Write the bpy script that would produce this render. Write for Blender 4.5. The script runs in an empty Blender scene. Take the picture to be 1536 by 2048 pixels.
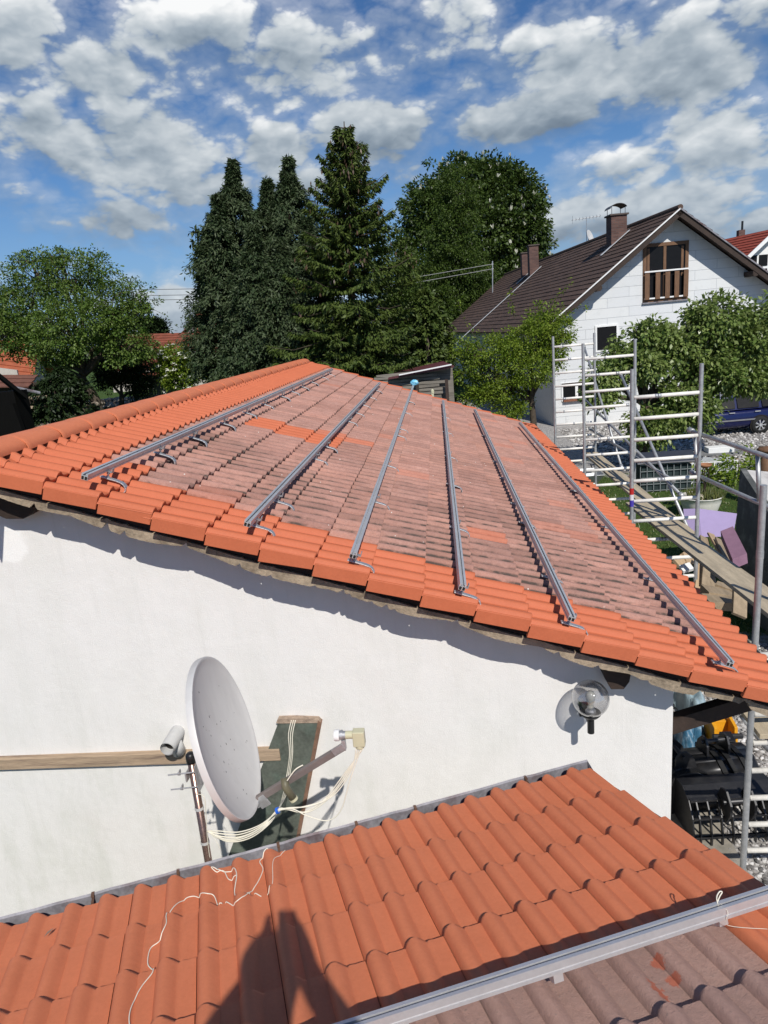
import bpy, math, random
import numpy as np
from mathutils import Vector, Matrix
R = math.radians
rng = np.random.default_rng(7)
random.seed(7)
SC = bpy.context.scene
COL = SC.collection

# ------------------------------------------------------------------ camera
H = 4.9                                    # camera height above the yard
CAM_R = np.array([[0.99360904, -0.06619577, -0.09142865],
                  [0.07114575, -0.26156524, 0.96256008],
                  [-0.08763196, -0.96291316, -0.25518404]])     # world <- (right, down, forward)
FPX = 1380.0
cam_d = bpy.data.cameras.new('camera'); cam = bpy.data.objects.new('camera', cam_d); COL.objects.link(cam)
m3 = Matrix(((CAM_R[0][0], -CAM_R[0][1], -CAM_R[0][2]),
             (CAM_R[1][0], -CAM_R[1][1], -CAM_R[1][2]),
             (CAM_R[2][0], -CAM_R[2][1], -CAM_R[2][2])))
cam.matrix_world = Matrix.Translation((0, 0, H)) @ m3.to_4x4()
cam_d.sensor_fit = 'VERTICAL'; cam_d.sensor_height = 36.0; cam_d.lens = FPX / 2048 * 36
cam_d.clip_start = 0.02; cam_d.clip_end = 3000
SC.camera = cam

# ------------------------------------------------------------------ sun, sky, exposure
SUN = Vector((0.2361, -0.6856, 0.6887)).normalized()        # towards the sun
sun_d = bpy.data.lights.new('sun', 'SUN'); sun_d.energy = 4.35; sun_d.angle = R(0.5); sun_d.color = (1, .955, .89)
sun = bpy.data.objects.new('sun', sun_d); COL.objects.link(sun)
sun.rotation_euler = (-SUN).to_track_quat('-Z', 'Y').to_euler(); sun.location = (5, -15, 20)
SC.view_settings.view_transform = 'Standard'; SC.view_settings.look = 'None'
SC.view_settings.exposure = 0.0; SC.view_settings.gamma = 1.0
SC.cycles.max_bounces = 6; SC.cycles.transparent_max_bounces = 12
SC.cycles.use_denoising = True

def ray(px, py):
    return CAM_R @ np.array([px - 768.0, py - 1024.0, FPX])
def at(px, py, y):
    d = ray(px, py); return Vector(d * (y / d[1])) + Vector((0, 0, H))
def axp(px, py, x):
    d = ray(px, py); return Vector(d * (x / d[0])) + Vector((0, 0, H))
def gnd(px, py, z=0.0):
    d = ray(px, py); return Vector(d * ((z - H) / d[2])) + Vector((0, 0, H))
def ppm(px, py, y):          # pixels per metre there
    d = ray(px, py); return FPX / (FPX * y / d[1])

class NT:
    """small node-tree helper"""
    def __init__(s, tree):
        s.t = tree; s.t.nodes.clear()
    def n(s, typ, **kw):
        nd = s.t.nodes.new(typ)
        for k, v in kw.items():
            if k.startswith('i_'):
                nd.inputs[int(k[2:])].default_value = v
            else:
                setattr(nd, k, v)
        return nd
    def l(s, a, b): s.t.links.new(a, b)
    def put(s, sock, v):
        if isinstance(v, bpy.types.NodeSocket): s.l(v, sock)
        else: sock.default_value = v
    def m(s, op, a, b=0.0, c=None, clamp=False):
        nd = s.n('ShaderNodeMath', operation=op, use_clamp=clamp)
        s.put(nd.inputs[0], a); s.put(nd.inputs[1], b)
        if c is not None: s.put(nd.inputs[2], c)
        return nd.outputs[0]
    def mix(s, f, a, b, blend='MIX'):
        nd = s.n('ShaderNodeMix', data_type='RGBA', blend_type=blend)
        s.put(nd.inputs[0], f)
        for k, v in ((6, a), (7, b)):
            if isinstance(v, tuple) and len(v) == 3: v = v + (1,)
            s.put(nd.inputs[k], v)
        return nd.outputs[2]
    def ramp(s, f, stops):
        nd = s.n('ShaderNodeValToRGB'); e = nd.color_ramp.elements
        while len(e) < len(stops): e.new(0.5)
        for k, (p, c) in enumerate(stops):
            e[k].position = p; e[k].color = (c if isinstance(c, tuple) else (c, c, c)) + (1,)
        s.put(nd.inputs[0], f); return nd.outputs[0]
    def noise(s, vec, scale, detail=4, rough=.55, dist=0.0):
        nd = s.n('ShaderNodeTexNoise'); nd.inputs['Scale'].default_value = scale
        nd.inputs['Detail'].default_value = detail; nd.inputs['Roughness'].default_value = rough
        nd.inputs['Distortion'].default_value = dist
        if vec is not None: s.l(vec, nd.inputs['Vector'])
        return nd.outputs['Fac']
    def step(s, x, a, b):
        nd = s.n('ShaderNodeMapRange', interpolation_type='SMOOTHSTEP')
        s.put(nd.inputs[0], x); nd.inputs[1].default_value = a; nd.inputs[2].default_value = b
        return nd.outputs[0]

def make_world():
    w = bpy.data.worlds.new('World'); SC.world = w; w.use_nodes = True
    N = NT(w.node_tree)
    out = N.n('ShaderNodeOutputWorld'); bg = N.n('ShaderNodeBackground')
    sky = N.n('ShaderNodeTexSky', sky_type='NISHITA'); sky.sun_disc = False
    sky.sun_elevation = math.asin(SUN.z); sky.sun_rotation = math.atan2(SUN.x, SUN.y)
    sky.air_density = 1.1; sky.dust_density = .0; sky.ozone_density = 3.0; sky.altitude = 500
    geo = N.n('ShaderNodeTexCoord'); sep = N.n('ShaderNodeSeparateXYZ'); N.l(geo.outputs['Generated'], sep.inputs[0])
    X, Y, Z = sep.outputs
    az = N.m('ARCTAN2', X, Y); el = N.m('ARCSINE', Z)
    # cumulus: a fractal field in (azimuth, elevation), gathered into the masses seen that afternoon
    cmb = N.n('ShaderNodeCombineXYZ'); N.l(az, cmb.inputs[0]); N.l(N.m('MULTIPLY', el, 1.75), cmb.inputs[1])
    cmb.inputs[2].default_value = 3.7
    up = N.n('ShaderNodeVectorMath', operation='ADD'); N.l(cmb.outputs[0], up.inputs[0]); up.inputs[1].default_value = (0.008, 0.030, 0.0)
    def billow(vec, octs):
        f = N.m('MULTIPLY', N.m('SUBTRACT', N.noise(vec, 5.5, 4, .55, .3), .5), .62)
        for sc_, am in octs:
            f = N.m('ADD', f, N.m('MULTIPLY', N.m('SUBTRACT', N.m('ABSOLUTE', N.m('SUBTRACT', N.noise(vec, sc_, 1, .5, .2), .5)), .10), am))
        return f
    f1 = billow(cmb.outputs[0], ((8, .90), (17, .52), (35, .28), (72, .14), (140, .08)))
    l1 = billow(cmb.outputs[0], ((8, .90), (17, .52), (35, .30), (72, .18))); l2 = billow(up.outputs[0], ((8, .90), (17, .52), (35, .26)))
    # (px, py, sx, sy, weight): masses > 0, gaps of blue < 0
    blobs = [(110, 275, 115, 40, .30), (290, 310, 140, 62, .32), (395, 375, 90, 36, .30), (110, 400, 120, 34, .22), (240, 430, 150, 34, .24), (370, 470, 60, 26, .24),
             (600, 120, 190, 58, .32), (400, 55, 130, 44, .26), (190, 140, 75, 52, .28), (20, 35, 80, 60, .28), (740, 262, 92, 46, .36), (560, 300, 75, 32, .34), (620, 370, 70, 30, .26),
             (1062, 235, 105, 36, .40), (1240, 130, 180, 58, .32), (930, 25, 75, 45, .26), (1120, 60, 110, 34, .26), (1230, 345, 130, 36, .32), (1160, 405, 120, 34, .28), (1350, 400, 150, 40, .32), (1460, 320, 100, 44, .32), (1450, 250, 90, 28, .28),
             (1250, 200, 55, 14, .24), (1440, 40, 120, 40, .26), (50, 200, 45, 20, .20), (305, 595, 110, 22, .24), (230, 560, 120, 16, .18), (1300, 455, 240, 34, .28), (1150, 360, 90, 30, .28), (1500, 440, 110, 26, .28), (950, 165, 40, 18, .20), (400, 640, 280, 22, .22), (340, 620, 100, 20, .22), (60, 560, 120, 26, .16), (430, 215, 40, 20, .17)]
    S = G = Hh = None
    for px, py, sx, sy, wt in blobs:
        d = ray(px, py); d = d / np.linalg.norm(d)
        a0 = math.atan2(d[0], d[1]); e0 = math.asin(d[2])
        sa = 1.12 * sx / FPX * (1.0 + .25 * abs(a0)); se = 1.16 * sy / FPX
        da = N.m('MULTIPLY', N.m('SUBTRACT', az, a0), 1 / sa)
        de = N.m('MULTIPLY', N.m('SUBTRACT', el, e0 + (az is None)), 1 / se)
        q = N.m('ADD', N.m('MULTIPLY', da, da), N.m('MULTIPLY', de, de))
        g = N.m('MULTIPLY', N.m('EXPONENT', N.m('MULTIPLY', q, -0.6)), wt)
        S = g if S is None else N.m('SMOOTH_MAX', S, g, .05)
        if wt > 0:
            G = g if G is None else N.m('ADD', G, g)
            h = N.m('MULTIPLY', g, N.m('MAXIMUM', N.m('MINIMUM', de, 1.6), -1.6))
            Hh = h if Hh is None else N.m('ADD', Hh, h)
    dens = N.m('ADD', f1, N.m('MULTIPLY', S, 1.4))
    cover = N.step(dens, .14, .31)
    wisp = N.m('MULTIPLY', N.step(dens, .0, .22), .34)
    hgt = N.m('DIVIDE', Hh, N.m('ADD', G, .06))
    relief = N.m('MULTIPLY', N.m('SUBTRACT', l1, l2), 1.25)
    core = N.m('MULTIPLY', N.step(dens, .25, .6), .10)
    shade = N.m('SUBTRACT', N.m('ADD', N.m('ADD', .60, N.m('MULTIPLY', hgt, .40)), relief), core, clamp=True)
    above = N.step(el, -.03, .02)
    cover = N.m('MULTIPLY', N.m('MAXIMUM', cover, wisp), above)
    cloud = N.ramp(shade, [(0.0, (.13, .175, .24)), (.25, (.21, .27, .34)), (.5, (.37, .435, .50)), (.75, (.60, .65, .69)), (1.0, (.95, .96, .965))])
    hz = N.step(el, .26, -.01)
    cloud = N.mix(N.m('MULTIPLY', hz, .22), cloud, (.50, .60, .72))
    skyc = N.n('ShaderNodeMix', data_type='RGBA', blend_type='MULTIPLY'); skyc.inputs[0].default_value = 1.0
    N.l(sky.outputs[0], skyc.inputs[6]); skyc.inputs[7].default_value = (.040, .060, .083, 1)
    clear = N.mix(N.m('MULTIPLY', hz, .75), skyc.outputs[2], (.26, .41, .63))
    col = N.mix(cover, clear, cloud)
    # cloud radiance is scaled so that the background strength can stay at 0.1
    sc10 = N.n('ShaderNodeVectorMath', operation='SCALE'); N.l(col, sc10.inputs[0]); sc10.inputs['Scale'].default_value = 10.0
    N.l(sc10.outputs[0], bg.inputs[0]); bg.inputs[1].default_value = 0.1
    N.l(bg.outputs[0], out.inputs[0])
make_world()

# ------------------------------------------------------------------ materials
MATS = {}
def mat(name, col, rough=.7, metal=0.0, var=.12, vscale=6.0, bump=0.0, bscale=80.0, spec=.4, stain=None, sscale=2.0, samt=.5, stretch=None, alpha=None):
    """Principled with two-scale colour variation, optional stain colour and bump."""
    if name in MATS: return MATS[name]
    m = bpy.data.materials.new(name); m.use_nodes = True; N = NT(m.node_tree)
    out = N.n('ShaderNodeOutputMaterial'); b = N.n('ShaderNodeBsdfPrincipled'); N.l(b.outputs[0], out.inputs[0])
    tc = N.n('ShaderNodeTexCoord'); vec = tc.outputs['Object']
    if stretch:
        mp = N.n('ShaderNodeMapping'); mp.inputs['Scale'].default_value = stretch; N.l(vec, mp.inputs[0]); vec = mp.outputs[0]
    n1 = N.noise(vec, vscale, 6, .6); n2 = N.noise(vec, vscale * 7, 4, .6)
    f = N.m('ADD', N.m('MULTIPLY', n1, .65), N.m('MULTIPLY', n2, .35))
    lo = tuple(max(0, c * (1 - var * 2)) for c in col); hi = tuple(min(1, c * (1 + var * 2)) for c in col)
    c = N.ramp(f, [(.25, lo), (.75, hi)])
    if stain:
        ns = N.noise(vec, sscale, 7, .65)
        c = N.mix(N.m('MULTIPLY', N.step(ns, .48, .72), samt), c, stain)
    N.l(c, b.inputs['Base Color']); b.inputs['Metallic'].default_value = metal
    b.inputs['Specular IOR Level'].default_value = spec
    N.l(N.m('ADD', rough - .08, N.m('MULTIPLY', n2, .16)), b.inputs['Roughness'])
    if bump:
        bn = N.n('ShaderNodeBump'); bn.inputs['Strength'].default_value = bump; bn.inputs['Distance'].default_value = .01
        N.l(N.noise(vec, bscale, 4, .6), bn.inputs['Height']); N.l(bn.outputs[0], b.inputs['Normal'])
    MATS[name] = m; return m

def leaf_mat(name, c1, c2, c3, trans=.25, rough=.5, gloss=.06):
    if name in MATS: return MATS[name]
    m = bpy.data.materials.new(name); m.use_nodes = True; N = NT(m.node_tree)
    out = N.n('ShaderNodeOutputMaterial'); geo = N.n('ShaderNodeNewGeometry')
    c = N.ramp(geo.outputs['Random Per Island'], [(0.0, c1), (.5, c2), (1.0, c3)])
    tc = N.n('ShaderNodeTexCoord'); nz = N.noise(tc.outputs['Object'], 1.3, 3, .6)
    c = N.mix(N.step(nz, .35, .7), c, N.mix(.5, c, c3))
    d = N.n('ShaderNodeBsdfDiffuse'); t = N.n('ShaderNodeBsdfTranslucent'); g = N.n('ShaderNodeBsdfGlossy')
    g.inputs['Roughness'].default_value = rough; g.inputs['Color'].default_value = (1, 1, 1, 1)
    N.l(c, d.inputs[0]); N.l(c, t.inputs[0])
    m1 = N.n('ShaderNodeMixShader'); m1.inputs[0].default_value = trans; N.l(d.outputs[0], m1.inputs[1]); N.l(t.outputs[0], m1.inputs[2])
    m2 = N.n('ShaderNodeMixShader'); m2.inputs[0].default_value = gloss; N.l(m1.outputs[0], m2.inputs[1]); N.l(g.outputs[0], m2.inputs[2])
    N.l(m2.outputs[0], out.inputs[0]); MATS[name] = m; return m

def tile_mat(name, grime_shade_k=2.0, chips=(), light_gain=1.0):
    """concrete pan tiles: bright orange engobe, or old and washed out where the face attribute 'worn' is 1"""
    m = bpy.data.materials.new(name); m.use_nodes = True; N = NT(m.node_tree)
    out = N.n('ShaderNodeOutputMaterial'); b = N.n('ShaderNodeBsdfPrincipled'); N.l(b.outputs[0], out.inputs[0])
    tc = N.n('ShaderNodeTexCoord'); vec = tc.outputs['Object']
    worn = N.n('ShaderNodeAttribute', attribute_name='worn').outputs['Fac']
    rnd = N.n('ShaderNodeAttribute', attribute_name='rnd').outputs['Fac']
    hh = N.n('ShaderNodeAttribute', attribute_name='rib').outputs['Fac']
    n0 = N.noise(vec, 1.1, 5, .6); n1 = N.noise(vec, 7, 6, .62); n2 = N.noise(vec, 55, 5, .7); n3 = N.noise(vec, 260, 3, .7)
    org = N.ramp(N.m('ADD', N.m('MULTIPLY', n1, .5), N.m('MULTIPLY', n2, .5)), [(.3, (.45, .120, .054)), (.7, (.55, .154, .071))])
    org = N.mix(N.m('MULTIPLY', N.step(n3, .5, .75), .16), org, (.36, .09, .045))
    org = N.mix(N.m('MULTIPLY', rnd, .25), org, (.60, .165, .075))
    if light_gain != 1.0: org = N.mix(1.0, org, (light_gain, light_gain * 1.13, light_gain * 1.16), 'MULTIPLY')  # brightens the colour itself on roof parts that catch less sun
    # worn: pink-grey cement with lichen and soot, rib shading painted into the grooves
    mp = N.n('ShaderNodeMapping'); mp.inputs['Scale'].default_value = (1.5, 6.0, 1.5); N.l(vec, mp.inputs[0])
    s1 = N.noise(mp.outputs[0], 5, 6, .65)
    wr = N.ramp(N.m('ADD', N.m('MULTIPLY', n1, .4), N.m('MULTIPLY', n2, .6)), [(.3, (.325, .168, .132)), (.55, (.46, .255, .204)), (.75, (.58, .355, .29))])
    wr = N.mix(N.m('MULTIPLY', N.step(rnd, .45, 1.0), .25), wr, (.45, .225, .17))
    wr = N.mix(N.m('MULTIPLY', N.step(n0, .52, .72), .20), wr, (.47, .20, .12))
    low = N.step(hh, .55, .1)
    wr = N.mix(1.0, wr, N.ramp(N.m('FRACT', N.m('MULTIPLY', rnd, 7.31)), [(0, (.84, .82, .82)), (.5, (.98, .98, .98)), (1, (1.08, 1.05, 1.03))]), 'MULTIPLY')
    band = N.step(N.noise(mp.outputs[0], .55, 4, .6), .52, .66)
    wr = N.mix(N.m('MULTIPLY', band, N.m('MULTIPLY', .30, min(grime_shade_k, 1.0))), wr, (.135, .085, .072))
    grime = N.m('MULTIPLY', N.m('MULTIPLY', N.m('ADD', N.m('MULTIPLY', low, .66), .08), N.step(N.m('ADD', N.m('MULTIPLY', s1, .6), N.m('MULTIPLY', n0, .4)), .40, .62)), grime_shade_k)  # pan dirt, deepened to paint in the shading between ribs
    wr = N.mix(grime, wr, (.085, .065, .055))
    wr = N.mix(N.m('MULTIPLY', N.step(n2, .60, .70), .6), wr, (.10, .07, .058)); wr = N.mix(N.m('MULTIPLY', N.step(n3, .60, .74), .35), wr, (.62, .50, .43))
    vo = N.n('ShaderNodeTexVoronoi'); vo.inputs['Scale'].default_value = 9; N.l(vec, vo.inputs['Vector'])
    wr = N.mix(N.step(vo.outputs['Distance'], .055, .04), wr, (.62, .56, .50))
    if grime_shade_k < 1: wr = N.mix(.35, wr, (.40, .305, .25))
    for (cx, cy, cz, cr) in chips:          # fresh scrapes down to the clay colour
        vd = N.n('ShaderNodeVectorMath', operation='DISTANCE'); N.l(vec, vd.inputs[0]); vd.inputs[1].default_value = (cx, cy, cz)
        wr = N.mix(N.m('MULTIPLY', N.step(N.m('ADD', vd.outputs['Value'], N.m('MULTIPLY', N.m('SUBTRACT', n2, .5), .05)), cr, cr - .008), .85), wr, (.46, .13, .07))
    N.l(N.mix(worn, org, wr), b.inputs['Base Color'])
    N.l(N.m('ADD', .62, N.m('MULTIPLY', worn, .25)), b.inputs['Roughness']); b.inputs['Specular IOR Level'].default_value = .28
    bn = N.n('ShaderNodeBump'); bn.inputs['Distance'].default_value = .004
    N.l(N.m('ADD', .22, N.m('MULTIPLY', worn, .5)), bn.inputs['Strength'])
    N.l(N.m('ADD', n3, N.m('MULTIPLY', n2, 1.2)), bn.inputs['Height']); N.l(bn.outputs[0], b.inputs['Normal'])
    return m

# ------------------------------------------------------------------ mesh building
class MB:
    def __init__(s): s.v = []; s.f = []
    def add(s, vs, fs):
        o = len(s.v); s.v += [tuple(x) for x in vs]; s.f += [tuple(o + i for i in f) for f in fs]; return s
    def box(s, c, d, rot=None, taper=1.0):
        c = Vector(c); hx, hy, hz = d[0] / 2, d[1] / 2, d[2] / 2; vs = []
        for z in (-1, 1):
            k = taper if z > 0 else 1.0
            for x, y in ((-1, -1), (1, -1), (1, 1), (-1, 1)):
                p = Vector((x * hx * k, y * hy * k, z * hz))
                if rot is not None: p = rot @ p
                vs.append(c + p)
        return s.add(vs, [(3, 2, 1, 0), (4, 5, 6, 7), (0, 1, 5, 4), (1, 2, 6, 5), (2, 3, 7, 6), (3, 0, 4, 7)])
    def beam(s, a, b, w, h, upv=(0, 0, 1)):
        a, b = Vector(a), Vector(b); d = (b - a); L = d.length; d.normalize(); u = Vector(upv); sx = d.cross(u)
        if sx.length < 1e-4: sx = d.cross(Vector((1, 0, 0)))
        sx.normalize(); u = sx.cross(d)
        return s.box((a + b) / 2, (w, L, h), Matrix((sx, d, u)).transposed())
    def tube(s, path, r, n=10, cap=True):
        P = [Vector(p) for p in path]; k = len(P); rs = r if isinstance(r, (list, tuple)) else [r] * k
        t = (P[1] - P[0]).normalized(); ref = Vector((0, 0, 1)) if abs(t.z) < .9 else Vector((1, 0, 0))
        nrm = t.cross(ref).normalized(); o = len(s.v)
        for i in range(k):
            t2 = (P[min(i + 1, k - 1)] - P[max(i - 1, 0)])
            if t2.length < 1e-9: t2 = t
            t2 = t2.normalized(); nrm = (nrm - t2 * nrm.dot(t2))
            nrm = nrm.normalized() if nrm.length > 1e-6 else t2.orthogonal().normalized()
            bb = t2.cross(nrm)
            for j in range(n):
                a = 2 * math.pi * j / n; s.v.append(tuple(P[i] + (nrm * math.cos(a) + bb * math.sin(a)) * rs[i]))
        for i in range(k - 1):
            for j in range(n):
                j2 = (j + 1) % n; s.f.append((o + i * n + j, o + i * n + j2, o + (i + 1) * n + j2, o + (i + 1) * n + j))
        if cap:
            s.f.append(tuple(o + j for j in reversed(range(n)))); s.f.append(tuple(o + (k - 1) * n + j for j in range(n)))
        return s
    def prism(s, poly, d):
        """poly: 3-D points of a planar outline, d: extrusion vector"""
        d = Vector(d); k = len(poly); vs = [Vector(p) for p in poly] + [Vector(p) + d for p in poly]
        fs = [tuple(reversed(range(k))), tuple(range(k, 2 * k))] + [(i, (i + 1) % k, k + (i + 1) % k, k + i) for i in range(k)]
        return s.add(vs, fs)
    def lathe(s, prof, c=(0, 0, 0), n=24, axis=None):
        """prof: (r, z) pairs about axis"""
        c = Vector(c); q = Vector((0, 0, 1)).rotation_difference(Vector(axis)) if axis is not None else None
        o = len(s.v); k = len(prof)
        for r, z in prof:
            for j in range(n):
                a = 2 * math.pi * j / n; p = Vector((r * math.cos(a), r * math.sin(a), z))
                s.v.append(tuple(c + (q @ p if q else p)))
        for i in range(k - 1):
            for j in range(n):
                j2 = (j + 1) % n; s.f.append((o + i * n + j, o + i * n + j2, o + (i + 1) * n + j2, o + (i + 1) * n + j))
        return s
    def ball(s, c, r, n=12, sq=(1, 1, 1)):
        k = n // 2 + 1; o = len(s.v); c = Vector(c)
        for i in range(k):
            th = math.pi * i / (k - 1)
            for j in range(n):
                a = 2 * math.pi * j / n
                s.v.append((c.x + r * sq[0] * math.sin(th) * math.cos(a), c.y + r * sq[1] * math.sin(th) * math.sin(a), c.z + r * sq[2] * math.cos(th)))
        for i in range(k - 1):
            for j in range(n):
                j2 = (j + 1) % n; s.f.append((o + i * n + j, o + (i + 1) * n + j, o + (i + 1) * n + j2, o + i * n + j2))
        return s
    def build(s, name, m, parent=None, smooth=False, bevel=0.0, label=None, world=True):
        me = bpy.data.meshes.new(name)
        off = wloc(parent) if (parent is not None and world) else Vector((0, 0, 0))
        me.from_pydata([tuple(Vector(v) - off) for v in s.v], [], s.f)
        return link_mesh(name, me, m, parent, smooth, bevel, label)
def link_mesh(name, me, m, parent=None, smooth=False, bevel=0.0, label=None):
    for q in (m if isinstance(m, (list, tuple)) else [m]): me.materials.append(q)
    if smooth:
        me.polygons.foreach_set('use_smooth', [True] * len(me.polygons))
    me.update(); o = bpy.data.objects.new(name, me); COL.objects.link(o)
    if parent is not None: o.parent = parent
    if bevel:
        b = o.modifiers.new('bevel', 'BEVEL'); b.width = bevel; b.segments = 2; b.limit_method = 'ANGLE'; b.angle_limit = R(40)
        b.harden_normals = False
    if label: o['label'] = label
    return o
def wloc(o):
    v = Vector((0, 0, 0))
    while o is not None:
        v = v + o.location; o = o.parent
    return v
def thing(name, label, cat, loc=(0, 0, 0), rz=0.0, group=None):
    o = bpy.data.objects.new(name, None); COL.objects.link(o); o.location = loc; o.rotation_euler = (0, 0, rz)
    o.empty_display_size = .2; o['label'] = label; o['category'] = cat
    if group: o['group'] = group
    return o
def tag(o, label=None, cat=None, group=None, kind=None):
    if label: o['label'] = label
    if cat: o['category'] = cat
    if group: o['group'] = group
    if kind: o['kind'] = kind
    return o
def dup(o, parent=None):
    c = o.copy(); COL.objects.link(c)
    if parent is not None: c.parent = parent
    for ch in list(o.children): dup(ch, c)
    return c
def smooth_path(pts, k=6):
    P = [Vector(p) for p in pts]; out = []
    for i in range(len(P) - 1):
        p0, p1, p2, p3 = P[max(i - 1, 0)], P[i], P[i + 1], P[min(i + 2, len(P) - 1)]
        for j in range(k):
            t = j / k
            out.append(.5 * ((2 * p1) + (p2 - p0) * t + (2 * p0 - 5 * p1 + 4 * p2 - p3) * t * t + (3 * p1 - p0 - 3 * p2 + p3) * t ** 3))
    out.append(P[-1]); return out

# common materials
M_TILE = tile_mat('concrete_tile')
def stucco():
    m = bpy.data.materials.new('white_stucco'); m.use_nodes = True; N = NT(m.node_tree)
    out = N.n('ShaderNodeOutputMaterial'); b = N.n('ShaderNodeBsdfPrincipled'); N.l(b.outputs[0], out.inputs[0])
    tc = N.n('ShaderNodeTexCoord'); v = tc.outputs['Object']
    mp = N.n('ShaderNodeMapping'); mp.inputs['Scale'].default_value = (1.6, 1, .55); N.l(v, mp.inputs[0])
    n1 = N.noise(v, .7, 6, .62); n2 = N.noise(v, 5, 6, .65); st = N.noise(mp.outputs[0], 2.2, 7, .68); n4 = N.noise(v, 120, 3, .6)
    sep = N.n('ShaderNodeSeparateXYZ'); N.l(N.n('ShaderNodeNewGeometry').outputs['Position'], sep.inputs[0])
    c = N.ramp(N.m('ADD', N.m('MULTIPLY', n2, .6), N.m('MULTIPLY', n4, .4)), [(.3, (.735, .718, .685)), (.7, (.80, .783, .75))])
    mp2 = N.n('ShaderNodeMapping'); mp2.inputs['Scale'].default_value = (5.0, 1, .30); N.l(v, mp2.inputs[0])
    c = N.mix(N.m('MULTIPLY', N.step(N.noise(mp2.outputs[0], 2.4, 6, .7), .52, .74), .16), c, (.50, .485, .43))
    low = N.m('MULTIPLY', N.step(sep.outputs[2], 2.9, 1.5), N.step(sep.outputs[0], 1.0, -1.6))
    c = N.mix(N.m('MULTIPLY', N.step(st, .44, .66), N.m('ADD', .10, N.m('MULTIPLY', low, .24))), c, (.52, .535, .455))
    c = N.mix(N.m('MULTIPLY', N.step(n1, .55, .72), .25), c, (.70, .64, .60))
    vd = N.n('ShaderNodeVectorMath', operation='DISTANCE'); N.l(N.n('ShaderNodeNewGeometry').outputs['Position'], vd.inputs[0]); vd.inputs[1].default_value = tuple(at(18, 1088, 4.2))
    c = N.mix(N.m('MULTIPLY', N.step(N.m('ADD', vd.outputs['Value'], N.m('MULTIPLY', N.m('SUBTRACT', n2, .5), .22)), .15, .10), .8), c, (.88, .87, .84))      # fresh filler
    N.l(c, b.inputs['Base Color']); b.inputs['Roughness'].default_value = .93; b.inputs['Specular IOR Level'].default_value = .15
    bn = N.n('ShaderNodeBump'); bn.inputs['Strength'].default_value = .42; bn.inputs['Distance'].default_value = .006
    N.l(N.m('ADD', N.m('ADD', N.noise(v, 150, 4, .7), N.m('MULTIPLY', N.noise(v, 9, 5, .6), 1.6)), N.m('MULTIPLY', n4, .6)), bn.inputs['Height']); N.l(bn.outputs[0], b.inputs['Normal']); return m
M_STUCCO = stucco()
M_ALU = mat('aluminium', (.60, .60, .60), .42, .5, var=.08, vscale=9)
M_ALU_B = mat('bright_aluminium', (.66, .655, .66), .36, .6, var=.05, vscale=9)
M_ALU_W = mat('worn_aluminium', (.58, .585, .59), .5, .75, var=.14, vscale=5, stain=(.38, .36, .34), sscale=9, samt=.4)
M_STEEL = mat('galvanised_steel', (.46, .47, .48), .5, .65, var=.16, vscale=14, stain=(.30, .25, .21), sscale=6, samt=.35)
M_RUNG = mat('pale_rung', (.82, .79, .72), .55, 0, var=.08, vscale=12, stain=(.45, .42, .37), sscale=7, samt=.5)
M_WOOD = mat('grey_wood', (.36, .29, .20), .85, 0, var=.22, vscale=3, bump=.4, bscale=30, stretch=(9, 1, 9))
M_PLANK = mat('scaffold_plank', (.47, .39, .27), .85, 0, var=.16, vscale=2.5, bump=.35, bscale=30, stain=(.26, .22, .16), sscale=1.5, samt=.5, stretch=(8, .8, 8))
M_DARKWOOD = mat('dark_brown_wood', (.042, .027, .02), .75, 0, var=.25, vscale=4, bump=.3, bscale=30)
M_BROWNWOOD = mat('brown_wood', (.16, .085, .045), .7, 0, var=.25, vscale=4, bump=.2, bscale=40, stretch=(5, 5, 1))
M_OLDWOOD = mat('old_lath', (.30, .24, .17), .95, 0, var=.35, vscale=7, bump=.8, bscale=40, stain=(.10, .075, .05), sscale=4, samt=.8)
M_BLACK = mat('black_paint', (.012, .012, .013), .42, 0, var=.2, vscale=8, spec=.5)
M_DARK = mat('dark_void', (.018, .015, .013), .9, 0, var=.1)
M_WHITE = mat('white_paint', (.80, .80, .78), .5, 0, var=.05, vscale=5)
M_CREAM = mat('cream_plastic', (.55, .53, .36), .5, 0, var=.06)
M_CABLE = mat('cream_cable', (.76, .72, .60), .5, 0, var=.05)
M_ZINC = mat('zinc_gutter', (.24, .235, .255), .6, .2, var=.3, vscale=8, stain=(.085, .035, .032), sscale=2.2, samt=.95)
M_BARK = mat('bark', (.075, .058, .042), .95, 0, var=.3, vscale=12, bump=.8, bscale=30)

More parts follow.
